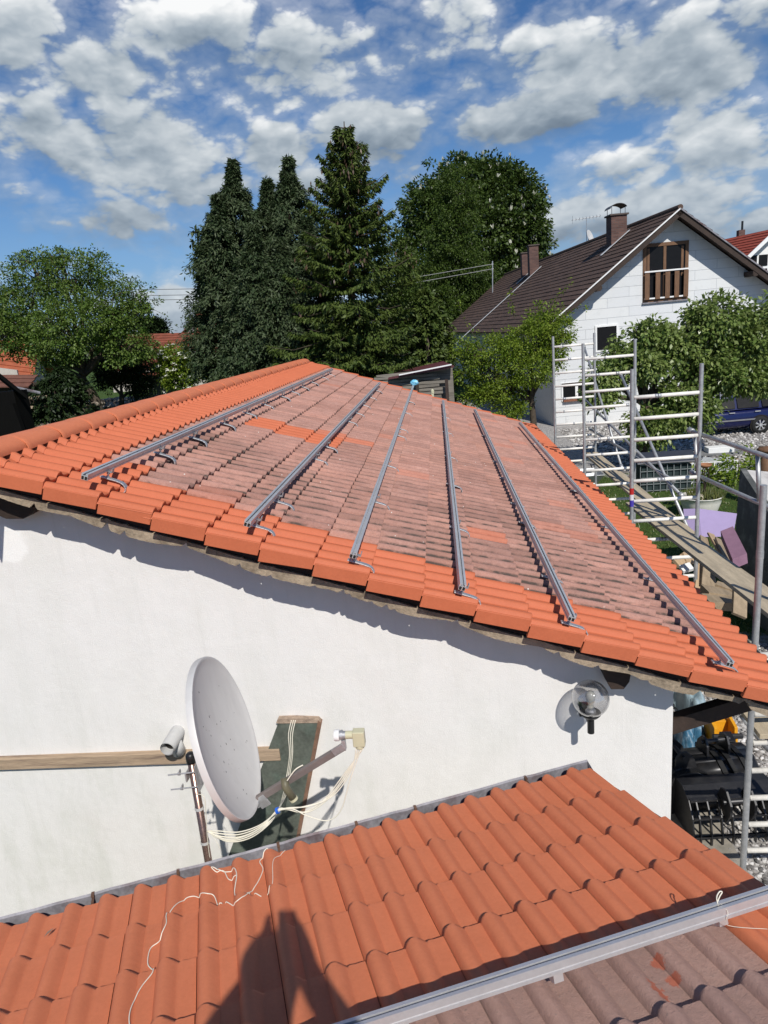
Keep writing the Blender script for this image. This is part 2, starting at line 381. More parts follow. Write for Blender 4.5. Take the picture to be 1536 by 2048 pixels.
# ------------------------------------------------------------------ tiled roofs
def prof(s, h=.027):
    x = np.mod(s, .15) - .034
    l = np.sqrt(np.clip(1 - (x / .034) ** 2, 0, 1)) ** 1.1; r = np.cos(np.clip(x / .050, 0, 1) * math.pi / 2) ** 1.25
    return h * np.where(x < 0, l, r) + .0035 * np.clip(1 - np.abs(x - .062) / .012, 0, 1)
def tile_grid(O, sd, td, nd, cols, rows, w, L, lip, ns, worn, jit=.0015, hrib=.027, seed=1):
    """cols: start positions across; rows: (t0, t1) down the slope. Returns verts, faces, attributes."""
    g = np.random.default_rng(seed); O, sd, td, nd = [np.array(x, float) for x in (O, sd, td, nd)]
    s = np.linspace(0, w - .0015, ns); pr = prof(s, hrib); rib = pr / hrib
    pr = pr.copy(); pr[0] -= .005; pr[-1] -= .001
    V = []; F = []; A = []; W = []; Q = []
    for (t0, t1) in rows:
        ll = t1 - t0
        ts = np.array([-.05, ll * .5, ll - .014, ll - .003, ll, ll - .015])
        hs = np.array([-.05 / L * lip, lip * .5, lip * (ll - .014) / L, lip * .97 * ll / L, lip * .97 * ll / L - .004, -.012])
        for c0 in cols:
            o = len(V); jt, jh = g.normal(0, jit * 1.5), abs(g.normal(0, jit)); tw = g.normal(0, jit)
            for k in range(6):
                for j in range(ns):
                    h = pr[j] + hs[k] + jh + tw * (s[j] / w - .5) if k < 5 else pr[j] + hs[k] - .006
                    V.append(O + sd * (c0 + s[j]) + td * (t0 + ts[k] + (jt if k > 1 else 0)) + nd * h); A.append(rib[j])
            r = g.random(); wv = worn(c0 + w / 2, (t0 + t1) / 2)
            for k in range(5):
                for j in range(ns - 1):
                    F.append((o + k * ns + j, o + (k + 1) * ns + j, o + (k + 1) * ns + j + 1, o + k * ns + j + 1)); W.append(wv); Q.append(r)
    return V, F, A, W, Q
def tile_obj(name, data, parent, m=None, smooth=True):
    V, F, A, W, Q = data; off = np.array(wloc(parent)) if parent else np.zeros(3)
    me = bpy.data.meshes.new(name); me.from_pydata([tuple(v - off) for v in V], [], F)
    a = me.attributes.new('rib', 'FLOAT', 'POINT'); a.data.foreach_set('value', np.array(A, np.float32))
    a = me.attributes.new('worn', 'FLOAT', 'FACE'); a.data.foreach_set('value', np.array(W, np.float32))
    a = me.attributes.new('rnd', 'FLOAT', 'FACE'); a.data.foreach_set('value', np.array(Q, np.float32))
    o = link_mesh(name, me, m or M_TILE, parent, False)
    if smooth:
        me.shade_smooth() if hasattr(me, 'shade_smooth') else None
        try: me.set_sharp_from_angle(angle=R(50))
        except Exception: pass
    return o

# ---- the long low building with the rails
PIT = R(20.32); SA = Vector((-2.805, 3.88, H - .578 - .012))       # ridge-side corner of the near verge, tile base
SD = Vector((math.cos(PIT), 0, -math.sin(PIT))); SN = Vector((math.sin(PIT), 0, math.cos(PIT)))
def sh(u, y, h=0.0): return SA + SD * u + Vector((0, y - 3.88, 0)) + SN * h
WY = 4.2; WX = 1.40                                                   # gable wall plane, its right corner
shed = thing('long_building', 'long white rendered outbuilding with orange and worn pink pan tile roof carrying rails', 'building', (-2.9, 9.6, 0))
def wall_top(x):       # underside of the roof over the gable wall
    u = (x - SA.x) / SD.x if x > SA.x else (SA.x - .2 - x) / SD.x
    return sh(u, WY, -.09).z
gp = [(-7.1, WY, -.3), (WX, WY, -.3), (WX, WY, wall_top(WX)), (-2.9, WY, sh(0, WY, -.09).z), (-7.1, WY, wall_top(-7.1))]
MB().prism(gp, (0, .3, 0)).build('gable_wall', M_STUCCO, shed)
MB().box((WX - .15, 9.6, .98), (.30, 10.2, 2.6)).build('side_wall', M_STUCCO, shed)
MB().box((-7.0, 9.6, .98), (.2, 10.2, 2.6)).build('side_wall', M_STUCCO, shed)
gp2 = [(x, 14.72, z) for x, y, z in gp]
MB().prism(gp2, (0, .3, 0)).build('gable_wall', M_STUCCO, shed)
GA = .338; UB = [-.0] + [.09 + GA * k for k in range(0, 16)]            # course joints down the slope
rows = [(UB[i], UB[i + 1]) for i in range(len(UB) - 1)]
def worn_at(s, u):
    y = 3.88 + s
    if u < .43 or u > 4.84 or y < 4.47 or y > 15.15: return 0.0
    if u < .766 and y < 4.75: return 0.0
    if .74 < u < 1.8 and 7.3 < y < 7.72: return 0.0
    if u > 4.5 and y < 4.47: return 0.0
    if 1.45 < u < 2.1 and 7.72 < y < 8.05: return 0.3
    if abs(u - 3.3) < .17 and abs(y - 5.4) < .16: return 0.35
    return 1.0 if (math.sin(u * 91.7 + y * 37.3) * 43758.5) % 1 > .04 else .72
    return 1.0
cols = [.30 * k for k in range(1, 38)]
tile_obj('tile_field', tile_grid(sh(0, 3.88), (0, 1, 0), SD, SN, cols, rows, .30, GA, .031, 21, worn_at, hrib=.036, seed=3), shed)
# hidden slope on the far side of the ridge
SD2 = Vector((-SD.x, 0, SD.z)); SN2 = Vector((-SN.x, 0, SN.z)); SA2 = SA + Vector((-.2, 0, 0))
tile_obj('tile_field', tile_grid(SA2, (0, 1, 0), SD2, SN2, [.30 * k for k in range(0, 38)], [(GA * k, GA * (k + 1)) for k in range(13)], .30, GA, .026, 9, lambda a, b: 0.0, seed=4), shed)
# verge tiles: first column with a moulded lip hanging down over the edge
def verge_tile(i, u0, u1, y0, sgn):
    V, F, A, W, Q = tile_grid(sh(0, y0), (0, 1, 0), SD, SN, [0.0], [(u0, u1)], .30, GA, .031, 21, lambda a, b: 0.0, hrib=.034, seed=30 + i)
    ye = y0 - .004 if sgn < 0 else y0 + .30
    g = np.random.default_rng(i); j = g.normal(0, .003); b0 = .085 + g.normal(0, .003); b1 = .085 + g.normal(0, .003)
    o = len(V); yo = ye + .035 * sgn * -1; ll = (u1 - u0)
    hh0, hh1 = -.002 + .000, -.002 + .031 * ll / GA
    for yy in (ye + j, yo + j):
        for (uu, h) in ((u0 + .004, hh0 + .012), (u1 - .003, hh1 + .012), (u1 - .003, hh1 - b1 + .012), (u0 + .004, hh0 - b0 + .012)):
            V.append(np.array(sh(uu, yy, h)))
    A += [1.0] * 8
    fs = [(0, 1, 2, 3), (4, 7, 6, 5), (0, 4, 5, 1), (1, 5, 6, 2), (2, 6, 7, 3), (3, 7, 4, 0)]
    F += [tuple(o + q for q in f) for f in fs]; W += [0.0] * 6; Q += [g.random()] * 6
    o = tile_obj('verge_tile', (V, F, A, W, Q), shed)
    bv = o.modifiers.new('bevel', 'BEVEL'); bv.width = .004; bv.segments = 2; bv.limit_method = 'ANGLE'; bv.angle_limit = R(60)
for i, (a, b) in enumerate(rows):
    verge_tile(i, a, b, 3.88, -1)
for i, (a, b) in enumerate(rows):
    verge_tile(50 + i, a, b, 3.88 + .30 * 38, 1)
# ridge caps, wide mouth towards us
RX, RZ = -2.905, sh(0, 4).z + .040
def ridge_cap():
    b = MB(); n = 14
    st = [(0.0, .151), (.010, .154), (.05, .153), (.25, .143), (.42, .135), (.46, .134)]
    for (yy, r) in st:
        for rr in (r, ):
            for j in range(n + 1):
                a = math.pi * (1.08 * j / n - .04); b.v.append((math.cos(a) * rr, yy, math.sin(a) * rr * .60 - .006))
    for i in range(len(st) - 1):
        for j in range(n): b.f.append((i * (n + 1) + j, (i + 1) * (n + 1) + j, (i + 1) * (n + 1) + j + 1, i * (n + 1) + j + 1))
    k = len(b.v)
    for j in range(n + 1):
        a = math.pi * (1.08 * j / n - .04); b.v.append((math.cos(a) * .145, 0, math.sin(a) * .145 * .60 - .006))
    for j in range(n): b.f.append((k + j, k + j + 1, j + 1, j))
    return b
rc = ridge_cap()
rc0 = rc.build('ridge_tile', tile_mat('ridge_concrete', 1.0, (), 1.28), shed, smooth=True, world=False)  # tile colour lifted to offset the weaker sunlight on the caps
rc0.data.set_sharp_from_angle(angle=R(50))
for k in range(26):
    o = rc0 if k == 0 else dup(rc0, shed)
    o.location = Vector((RX, 3.83 + .452 * k - .35, RZ)) - wloc(shed); o.rotation_euler = (R(1.2) , 0, R(random.uniform(-.5, .5)))
MB().box((RX, 9.5, RZ - .05), (.17, 11.4, .10)).build('ridge_mortar', mat('dark_mortar', (.09, .05, .04), .95), shed)
# deck, torn roofing felt strip and barge lath under the near verge
MB().prism([sh(.0, 3.93, -.022), sh(5.28, 3.93, -.022), sh(5.28, 3.93, -.05), sh(.0, 3.93, -.05)], (0, 11.3, 0)).build('roof_deck', M_DARK, shed)
MB().prism([sh(-.05, 3.985, -.052), sh(5.26, 3.985, -.052), sh(5.26, 3.985, -.125), sh(-.05, 3.985, -.125)], (0, .04, 0)).build('barge_board', M_DARKWOOD, shed)
def felt():
    b = MB(); n = 420; g = np.random.default_rng(5)
    us = np.linspace(-.35, 5.29, n); bot = np.zeros(n); y = np.zeros(n)
    for k in range(1, 7):
        bot += g.normal(0, .007 / k ** .4) * np.sin(us * k * 1.9 + g.uniform(0, 6)); y += g.normal(0, .004) * np.sin(us * k * 2.3 + g.uniform(0, 6))
    bot -= .030 * np.abs(np.sin(us * 4.4 + .7 * np.sin(us * 1.7))) + g.normal(0, .0012, n)
    for k in range(24):
        c = g.integers(4, n - 4); d = g.uniform(.014, .040); bot[c] += d; bot[c - 1] += d * .5; bot[c + 1] += d * .25
    for i in range(n):
        for hh in (-.112 + .2 * bot[i], -.152 + bot[i]):
            for yy in (3.952, 3.975): b.v.append(tuple(sh(us[i], yy + y[i], hh)))
    for i in range(n - 1):
        q, r = i * 4, (i + 1) * 4
        b.f += [(q, r, r + 2, q + 2), (q + 1, q + 3, r + 3, r + 1), (q, q + 1, r + 1, r), (q + 2, r + 2, r + 3, q + 3)]
    return b
felt().build('roofing_felt_edge', M_OLDWOOD, shed)
for pxs in (((1206, 1335), (1262, 1350), (1259, 1364), (1248, 1379), (1222, 1379), (1209, 1356)), ((-30, 990), (66, 1014), (63, 1028), (46, 1038), (12, 1038), (-25, 1022))):       # purlin ends
    MB().prism([at(a, b, 4.09) for a, b in reversed(pxs)], (0, .3, 0)).build('purlin_end', M_DARKWOOD, shed, bevel=.004)
MB().beam((1.36, 4.30, 2.11), (2.05, 4.30, 2.33), .08, .11).build('eave_brace', M_DARKWOOD, shed)
for yy in np.arange(4.3, 15.2, .9):
    a = sh(4.3, yy, -.10); b_ = sh(5.27, yy, -.10); MB().beam(a, b_, .07, .10).build('rafter', M_DARKWOOD, shed)

# ---- solar mounting rails
def rail_profile():
    return [(-.020, 0), (.020, 0), (.020, .010), (.0165, .0115), (.0165, .0155), (.020, .017), (.020, .040), (.006, .040), (.006, .036), (.012, .035), (.012, .026),
            (-.012, .026), (-.012, .035), (-.006, .036), (-.006, .040), (-.020, .040), (-.020, .017), (-.0165, .0155), (-.0165, .0115), (-.020, .010)]
def rail_between(name, p0, p1, side, upn, parent, m):
    """extrude the slotted rail profile from p0 to p1 (bottom centre line)"""
    p0, p1, side, upn = Vector(p0), Vector(p1), Vector(side), Vector(upn); b = MB()
    b.prism([p0 + side * x + upn * z for x, z in rail_profile()], p1 - p0)
    o = b.build(name, m, parent); d = (p1 - p0).normalized()
    for P, s in ((p0, -1), (p1, 1)):          # dark plates painting the shade of hollow chambers at the cut ends
        for x in (-.010, .010):
            c = P + side * x + upn * .0128 + d * s * .0006
            q = [c + side * sx * .0075 + upn * sz * .0105 for sx, sz in ((-1, -1), (1, -1), (1, 1), (-1, 1))]
            MB().prism(q, d * s * .0003).build('end_shade_plate', M_DARK, o)
    return o
def hook_mesh():
    """stainless roof hook in local axes: x down the slope, y along the rail, z off the tiles"""
    b = MB(); path = [(-.05, 0, .054), (.055, 0, .054), (.088, 0, .051), (.110, 0, .042), (.124, 0, .026), (.128, 0, .006), (.120, 0, -.008)]
    for i in range(len(path) - 1): b.beam(path[i], path[i + 1], .038, .008)
    return b
def bolt_mesh():
    b = MB(); b.tube([(-.004, 0, .05), (-.004, 0, .115)], .0055, 8); b.lathe([(0, .056), (.013, .056), (.013, .067), (0, .067)], (-.004, 0, 0), 6)
    b.lathe([(0, .082), (.012, .082), (.012, .090), (0, .090)], (-.004, 0, 0), 6); b.box((.008, 0, .10), (.03, .03, .006))
    b.box((.021, 0, .112), (.006, .03, .030)); return b
hook_proto = hook_mesh().build('roof_hook', M_ALU_W, None, bevel=.002); bolt_proto = bolt_mesh().build('hook_bolt', M_STEEL, None)
used_proto = [False]
RAILS = [(.66, 3.90, 14.25, [4.17, 5.04, 5.8, 6.7, 7.56, 8.4, 9.4, 10.1, 10.9, 11.8, 12.96, 13.8], 'topmost aluminium rail, nearest the bright orange ridge of the long roof'),
         (1.675, 3.89, 14.2, [4.06, 4.68, 6.3, 6.98, 8.9, 9.8, 10.8, 12.0, 13.3], 'second aluminium rail below the ridge, crossing the bright orange replacement tiles'),
         (2.335, 3.86, 15.65, [3.93, 5.4, 6.9, 8.9, 9.5, 11.3, 13.0], 'third aluminium rail on the long roof, with the light blue cap at its far end'),
         (3.008, 3.84, 14.2, [3.90, 5.3, 6.85, 8.4, 10.4, 12.2], 'aluminium rail on the long roof just left of a single orange tile patch'),
         (3.68, 3.84, 14.2, [3.90, 4.7, 6.1, 6.8, 8.0, 9.0, 11.2], 'second aluminium rail up from the eave, on worn pink tiles'),
         (4.65, 3.83, 14.1, [3.95, 5.4, 6.9, 8.5, 10.2, 12.0], 'lowest aluminium rail, on the bright orange tiles beside the eave and scaffold')]
for (u, y0, y1, hooks, lab) in RAILS:
    u = u - .004
    t = thing('mounting_rail', lab, 'rail', sh(u, y0, .1), 0, 'solar mounting rails on the long roof')
    rail_between('channel', sh(u, y0, .112), sh(u + (-.03 if u > 4.5 else 0.0), y1, .112), SD, SN, t, M_ALU)
    rot = Matrix((SD, Vector((0, 1, 0)), SN)).transposed().to_3x3()
    for hy in hooks:
        if not used_proto[0]: hk, bt = hook_proto, bolt_proto; used_proto[0] = True
        else: hk, bt = hook_proto.copy(), bolt_proto.copy(); COL.objects.link(hk); COL.objects.link(bt)
        hk.parent = t; hk.location = sh(u + .022, hy + .02, .010) - wloc(t); hk.rotation_euler = rot.to_euler(); bt.parent = hk; bt.location = (0, 0, 0)
        bt.rotation_euler = (0, 0, 0)
# light blue cap on the third rail's far end
cap = MB(); cap.ball((0, 0, 0), .085, 14, (1.05, .9, .8)); g_ = np.random.default_rng(2)
cap.v = [tuple(np.array(v) * (1 + g_.normal(0, .07))) for v in cap.v]
cc = sh(2.335, 15.66, .20); co = cap.build('blue_cap', mat('blue_cloth', (.16, .52, .80), .7, var=.2, vscale=14, stain=(.75, .85, .9), sscale=12, samt=.7), None, world=False); co.location = cc
tag(co, 'crumpled light blue cloth cap pulled over the far end of a rail', 'cloth cap')

# ------------------------------------------------------------------ house under the photographer: roof sloping down to a gutter
FAZ, FP, FD = R(20.0), R(14.0), 1.64
FG = Vector((math.cos(FAZ), math.sin(FAZ), 0)); FT = Vector((-math.sin(FAZ) * math.cos(FP), math.cos(FAZ) * math.cos(FP), -math.sin(FP))); FN = FG.cross(FT)
FO = Vector((0, 0, H)) - FN * FD
def fr_uv(px, py, h=0.0):
    d = Vector(ray(px, py)); t = (FN.dot(FO + FN * h - Vector((0, 0, H)))) / FN.dot(d); P = Vector((0, 0, H)) + d * t
    return P
F0 = fr_uv(880, 1617)
def fr(u, v, h=0.0): return F0 + FG * u + FT * v + FN * h
def fuv(px, py, h=0.0):
    P = fr_uv(px, py, h) - F0; return P.dot(FG), P.dot(FT)
front = thing('tiled_house', 'house under the camera, orange pan tile roof running down to an old zinc gutter', 'house', (0, -2.5, 0), 0)
FU0, FV0, FGA = -.020, .0, .322
fcols = [FU0 + .30 * k for k in range(-13, 3)]
frows = [(FV0 - FGA * (k + 1), FV0 - FGA * k) for k in range(0, 14)]
def fworn(u, v): return 1.0 if (v < -1.29 and -.62 < u < .58) else 0.0
fh = .010
chips = [tuple(fr(*fuv(px, py), -.012) - wloc(front)) + (r,) for px, py, r in ((1318, 1918, .030), (1346, 1950, .027), (1312, 1975, .026), (1298, 1962, .020), (1325, 1985, .022))]
M_TILE_NEAR = tile_mat('concrete_tile_near', .25, chips, 1.22)  # same tiles as the long roof, colour lifted for their lower sun angle
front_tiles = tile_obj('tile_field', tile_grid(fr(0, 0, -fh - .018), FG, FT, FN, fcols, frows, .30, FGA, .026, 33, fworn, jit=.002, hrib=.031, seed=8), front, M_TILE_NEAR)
MB().prism([fr(-4.0, .02, -.06), fr(.86, .02, -.06), fr(.86, .02, -.09), fr(-4.0, .02, -.09)], FT * -4.6).build('roof_deck', M_DARK, front)
MB().prism([fr(.865, -.02, -.03), fr(.89, -.02, -.03), fr(.89, -.02, -.2), fr(.865, -.02, -.2)], FT * -4.5).build('verge_board', M_DARKWOOD, front)
wl = [fr(-4, -.35, -.12), fr(.80, -.35, -.12)]
MB().prism([(wl[0].x, wl[0].y, -.2), (wl[1].x, wl[1].y, -.2), tuple(wl[1]), tuple(wl[0])], (.1, -.3, 0)).build('house_wall', M_STUCCO, front)
MB().prism([(wl[1].x, wl[1].y, -.2), tuple(wl[1]), tuple(fr(.80, -4.4, -.12)), tuple(Vector((fr(.80, -4.4).x, fr(.80, -4.4).y, -.2)))], (-.3, -.1, 0)).build('house_wall', M_STUCCO, front)
# gutter: open half-round box with a rolled lip, end cap and straps
def gutter():
    b = MB(); n = 9; hd = Vector((FT.x, FT.y, 0)).normalized(); up = Vector((0, 0, 1))
    base0, base1 = fr(-4.0, .0), fr(.905, .0)
    pr_ = [(-.045, -.05), (-.04, -.10), (-.015, -.13), (.025, -.135), (.052, -.115), (.064, -.075), (.068, -.012), (.076, -.004), (.080, -.010)]
    k = 60; g = np.random.default_rng(3)
    for i in range(k + 1):
        P = base0.lerp(base1, i / k); w = g.normal(0, .0012, 2)
        for x, z in pr_: b.v.append(tuple(P + hd * (x + w[0]) + up * (z + w[1])))
    q = len(pr_)
    for i in range(k):
        for j in range(q - 1): b.f.append((i * q + j, (i + 1) * q + j, (i + 1) * q + j + 1, i * q + j + 1))
    b.f.append(tuple(k * q + j for j in range(q - 1)))
    return b, base0, base1, hd
gb, gb0, gb1, ghd = gutter()
go = gb.build('gutter', M_ZINC, front); so = go.modifiers.new('solid', 'SOLIDIFY'); so.thickness = .003
for px in (840, 1065, 720, 560, 355, 180):
    u, v = fuv(px, 1620 - (px - 880) * .274)
    c = fr(u, 0); b = MB(); b.box(c + ghd * .068 + Vector((0, 0, -.010)), (.014, .026, .012), Matrix.Rotation(FAZ, 3, 'Z')); b.box(c + ghd * .04 + Vector((0, 0, -.022)), (.012, .06, .003), Matrix.Rotation(FAZ, 3, 'Z'))
    b.build('gutter_strap', mat('rusty_strap', (.16, .09, .06), .8, .3, var=.3), go)

# wide rail lying across the near roof, on hook feet
ru0, rv0 = fuv(600, 2080, .12); ru1, rv1 = fuv(1536, 1780, .12)
nrail = thing('mounting_rail', 'long bright aluminium rail in front, laid across the near roof on small feet', 'rail', fr(ru0, rv0, .1), 0)
dv = (rv1 - rv0) / (ru1 - ru0); pA = fr(ru0 - .5, rv0 - .5 * dv, .082); pB = fr(ru1 + .35, rv1 + .35 * dv, .082); dd = (pB - pA).normalized()
sdv = FN.cross(dd).normalized()
rail_between('channel', pA, pB, sdv, FN, nrail, M_ALU_B); 
for px, py in ((1112, 1950), (1440, 1838), (805, 2052)):
    u, v = fuv(px, py, .05); P = fr(u, v, .03); b = MB(); rm = Matrix((FG, FT, FN)).transposed().to_3x3()
    b.box(P + FN * .035, (.034, .035, .006), rm); b.box(P + FN * .022 - FT * .016, (.034, .005, .03), rm); b.box(P + FT * .02 + FN * .02, (.030, .03, .05), rm)
    b.build('rail_foot', M_ALU_B, nrail, bevel=.001)
# strings
from mathutils.bvhtree import BVHTree
_w = wloc(front); BV = BVHTree.FromPolygons([tuple(v.co + _w) for v in front_tiles.data.vertices], [tuple(q.vertices) for q in front_tiles.data.polygons])
def on_tiles(u, v):
    hit = BV.ray_cast(fr(u, v, .3), -FN)[0]
    return hit if hit is not None else fr(u, v, 0)
def string_on_roof(name, pxs, r, lab, m=M_CABLE):
    pts = []
    sp = smooth_path([(a, b, 0) for a, b in pxs], 16)
    for p in sp:
        u, v = fuv(p.x, p.y, .0); pts.append(on_tiles(u, v) + FN * (r + .001))
    pts = [q + FN * .002 for q in pts]
    o = MB().tube(pts, r, 6).build(name, m, None, smooth=True); tag(o, lab, 'string'); return o
Zs = lambda L: [(200 + a / 3.657, 1650 + b / 3.657) for a, b in L]
string_on_roof('string', Zs([(225, 1500), (210, 1400), (240, 1290), (310, 1170), (385, 1080), (380, 1030), (345, 985), (365, 890), (430, 840), (490, 770), (495, 700), (550, 610), (610, 540), (680, 508), (780, 530), (835, 520), (868, 582), (920, 570), (1000, 602), (1060, 570), (1110, 510), (1180, 527)]), .0022, 'long thin cream string winding up the near orange roof on the left')
string_on_roof('string', Zs([(1000, 400), (940, 390), (905, 340), (850, 352), (820, 345), (850, 332), (910, 345), (980, 345), (1005, 400), (985, 490), (1000, 527), (1050, 520), (1130, 430), (1190, 320), (1170, 262), (1250, 210)]), .0024, 'knotted loop of cream string lying at the gutter edge')
string_on_roof('string', Zs([(1225, 515), (1265, 440), (1275, 290), (1355, 190)]), .0016, 'short cream string end running straight up to the gutter edge')
kp = fr(*fuv(1437, 1800, .13), .13)
ks = MB(); ks.tube(smooth_path([kp + FG * -.004 + FN * -.02, kp + FG * -.006 + FN * .01, kp + FG * .008 + FN * .026, kp + FG * .018 + FN * .022, kp + FG * .006 + FN * .010, kp + FG * -.004 + FN * -.004], 5), .0022, 6)
ks.tube(smooth_path([kp + FN * -.008, kp + FN * -.02 - FT * .04, kp - FN * .07 - FT * .03, fr(*fuv(1536, 1865), 0.012)], 5), .0009, 5)
tag(ks.build('string', M_CABLE, None, smooth=True), 'cream string knotted in a loop round the front rail', 'string')
dl = fr(*fuv(88, 1880), .012); lf = MB(); lf.add([dl, dl + FG * .012 + FT * .03 + FN * .006, dl + FG * .03 + FT * .055, dl + FG * .022 + FT * .02 + FN * .004], [(0, 1, 2, 3)])
tag(lf.build('dry_leaf', mat('dry_leaf', (.30, .20, .15), .8), None), 'small dry leaf lying on the near roof at far left', 'leaf')

# ------------------------------------------------------------------ fittings on the white gable wall
M_GREYPL = mat('grey_pvc', (.50, .50, .49), .5, 0, var=.06)
bt_ = MB(); bt_.prism([(-8.0, WY - .045, 2.135), (-8.0, WY - .045, 2.045), (-8.0, WY + .02, 2.045), (-8.0, WY + .02, 2.135)], (6.72, 0, 0))
bo = bt_.build('wall_batten', mat('weathered_pine', (.38, .28, .19), .85, 0, var=.28, vscale=3, bump=.5, bscale=30, stain=(.17, .12, .09), sscale=4, samt=.9, stretch=(.6, 8, 8)), None, bevel=.004)
tag(bo, 'long weathered wooden batten fixed level across the white wall', 'batten')
# sloping green copper board let into the render
cb = thing('copper_board', 'slanting green copper board with brown edge let into the white wall behind the dish', 'board', (-1.3, 4.15, 1.2))
P4 = [at(x, y, 4.165) for x, y in ((557, 1444), (636, 1444), (560, 1850), (405, 1850))]
MB().prism(P4, (0, .03, 0)).build('sheet', mat('green_copper', (.135, .150, .125), .38, .25, var=.3, vscale=7, stain=(.17, .25, .20), sscale=5, samt=.45, spec=.5), cb)
E1 = [at(x, y, 4.155) for x, y in ((636, 1441), (643, 1446), (640, 1462), (566, 1850), (560, 1850), (632, 1462))]
MB().prism(E1, (0, .045, 0)).build('edge_strip', mat('rust_brown', (.20, .115, .075), .8, 0, var=.25, vscale=12), cb)
E2 = [at(x, y, 4.158) for x, y in ((552, 1446), (556, 1438), (590, 1437), (636, 1439), (643, 1446), (557, 1447))]
MB().prism(E2, (0, .042, 0)).build('top_trim', mat('sealing_foam', (.36, .27, .20), .95, 0, var=.3, vscale=25, bump=.8, bscale=60), cb)
# vent pipe: short grey elbow
vp = thing('vent_pipe', 'short grey plastic pipe elbow sticking out of the white wall above the batten', 'pipe', at(350, 1475, WY))
v0 = at(356, 1462, WY); b = MB(); q = Vector((-.02, -1, -.06)).normalized()
pth = [v0 + Vector((0, .03, 0)), v0 + q * .10, v0 + q * .20]
b.tube(pth, .050, 20, cap=False); b.tube([pth[-1] + q * .0, pth[-1] - q * .16], .045, 20, cap=False)
k0 = len(b.v) // 1
b.build('pipe', M_GREYPL, vp, smooth=True)
b = MB(); e0 = pth[1]; b.tube([e0 + Vector((.0, .02, -.02)), e0 + Vector((.01, .045, -.13))], .046, 18); b.build('branch', M_GREYPL, vp, smooth=True)
b = MB(); b.lathe([(0, 0), (.044, 0)], pth[-1] - q * .06, 20, axis=q); b.build('bore_shade', M_DARK, vp)  # dark disc painting the shade inside the open pipe

# ---- satellite dish on its mast
M_DISH = mat('dish_grey', (.60, .59, .565), .55, .1, var=.05, vscale=2.2, bump=.05, bscale=60, stain=(.50, .49, .47), sscale=14, samt=.35, stretch=(1, 1, .3))
DN = Vector((math.cos(R(-6.9)) * math.cos(R(14.2)), -math.sin(R(-6.9)) * math.cos(R(14.2)), math.sin(R(14.2))))
DC = Vector((-1.217, 3.112, H - 1.975))
dish = thing('satellite_dish', 'weathered grey satellite dish on a brown mast in front of the white wall', 'satellite dish', (-1.47, 3.12, 1.0))
def dish_mesh():
    n = 64; Rr = .41; dpt = .075
    pts = [(r * Rr, -dpt * (1 - r * r)) for r in np.linspace(0.001, 1, 12)]
    pts += [(Rr + .004, .004), (Rr + .014, .004), (Rr + .017, -.004), (Rr + .017, -.030), (Rr + .006, -.034)]
    pts += [(r * Rr, -dpt * (1 - r * r) - .012) for r in np.linspace(.98, .001, 8)]
    return MB().lathe(pts, DC, n, axis=DN)
do = dish_mesh().build('reflector', M_DISH, dish, smooth=True); do.data.set_sharp_from_angle(angle=R(50))
g_ = np.random.default_rng(12); sp = MB(); Dx = DN.cross(Vector((0, 0, 1))).normalized(); Dy = Dx.cross(DN)
for k in range(34):              # bird spots and chips
    a, r = (g_.normal(-.05, .13), g_.normal(-.06, .17)) ; rr = math.hypot(a, r)
    if rr > .36: continue
    c = DC + Dx * a + Dy * r + DN * (-.075 * (1 - (rr / .41) ** 2) + .0012); s_ = g_.uniform(.002, .0055)
    q0 = g_.uniform(.5, 1.8); sp.add([c + Dx * s_, c + Dy * s_ * q0, c - Dx * s_ * .8, c - Dy * s_ * q0 * 1.2], [(0, 1, 2, 3)])
sp.build('dirt_specks', mat('dirt_speck', (.10, .095, .09), .9), dish)
mast = MB(); mt0 = Vector((-1.47, 3.12, 0)); mxy = at(382, 1519, 3.12); mxb = at(413, 1700, 3.12)
mdir = (mxb - mxy).normalized(); mast.tube([mxy - mdir * .02, mxy + mdir * 2.3], .021, 18)
mast.build('mast', mat('bronze_mast', (.26, .17, .14), .28, .75, var=.1, vscale=10, spec=.6), dish, smooth=True)
mc = MB(); mc.lathe([(0, .034), (.016, .031), (.025, .022), (.027, 0), (.026, -.025), (0, -.025)], mxy - mdir * .01, 16); mc.build('mast_cap', M_BLACK, dish, smooth=True)
br = MB(); c = mxy + mdir * .09; back = DC - DN * .135
br.beam(c + Vector((.02, 0, .03)), back + Vector((0, 0, .03)), .006, .05); br.beam(c + Vector((.02, 0, -.05)), back + Vector((0, 0, -.07)), .006, .05)
br.box(c + Vector((.028, 0, -.01)), (.006, .075, .16)); br.box(c + Vector((-.03, 0, -.0)), (.008, .07, .05)); br.box(back + DN * .02, (.02, .14, .2), Matrix.Rotation(R(7), 3, 'Z'))
br.build('bracket', M_STEEL, dish, bevel=.002)
for dz in (.035, -.055):
    bb = MB(); p0 = c + Vector((.03, -.032, dz)); bb.tube([p0, p0 + Vector((-.15, -.01, -.006))], .004, 8); bb.lathe([(0, -.006), (.010, -.006), (.010, .006), (0, .006)], p0 + Vector((-.09, -.006, -.003)), 6, axis=(1, 0, 0))
    bb.box(p0 + Vector((-.085, -.004, .010)), (.004, .02, .018)); bb.build('clamp_bolt', M_STEEL, dish)
for t_ in (.30, .52):
    bb = MB(); p = mxy + mdir * t_; bb.lathe([(.0225, -.008), (.0245, -.008), (.0245, .008), (.0225, .008)], p, 18); bb.build('cable_tie', M_GREYPL, dish)
LN = at(690, 1474, 3.15); AR0 = DC - Dy * .41 + DN * .0 + Dx * .0
if (DC - Dy * .41).z > DC.z: AR0 = DC + Dy * .41
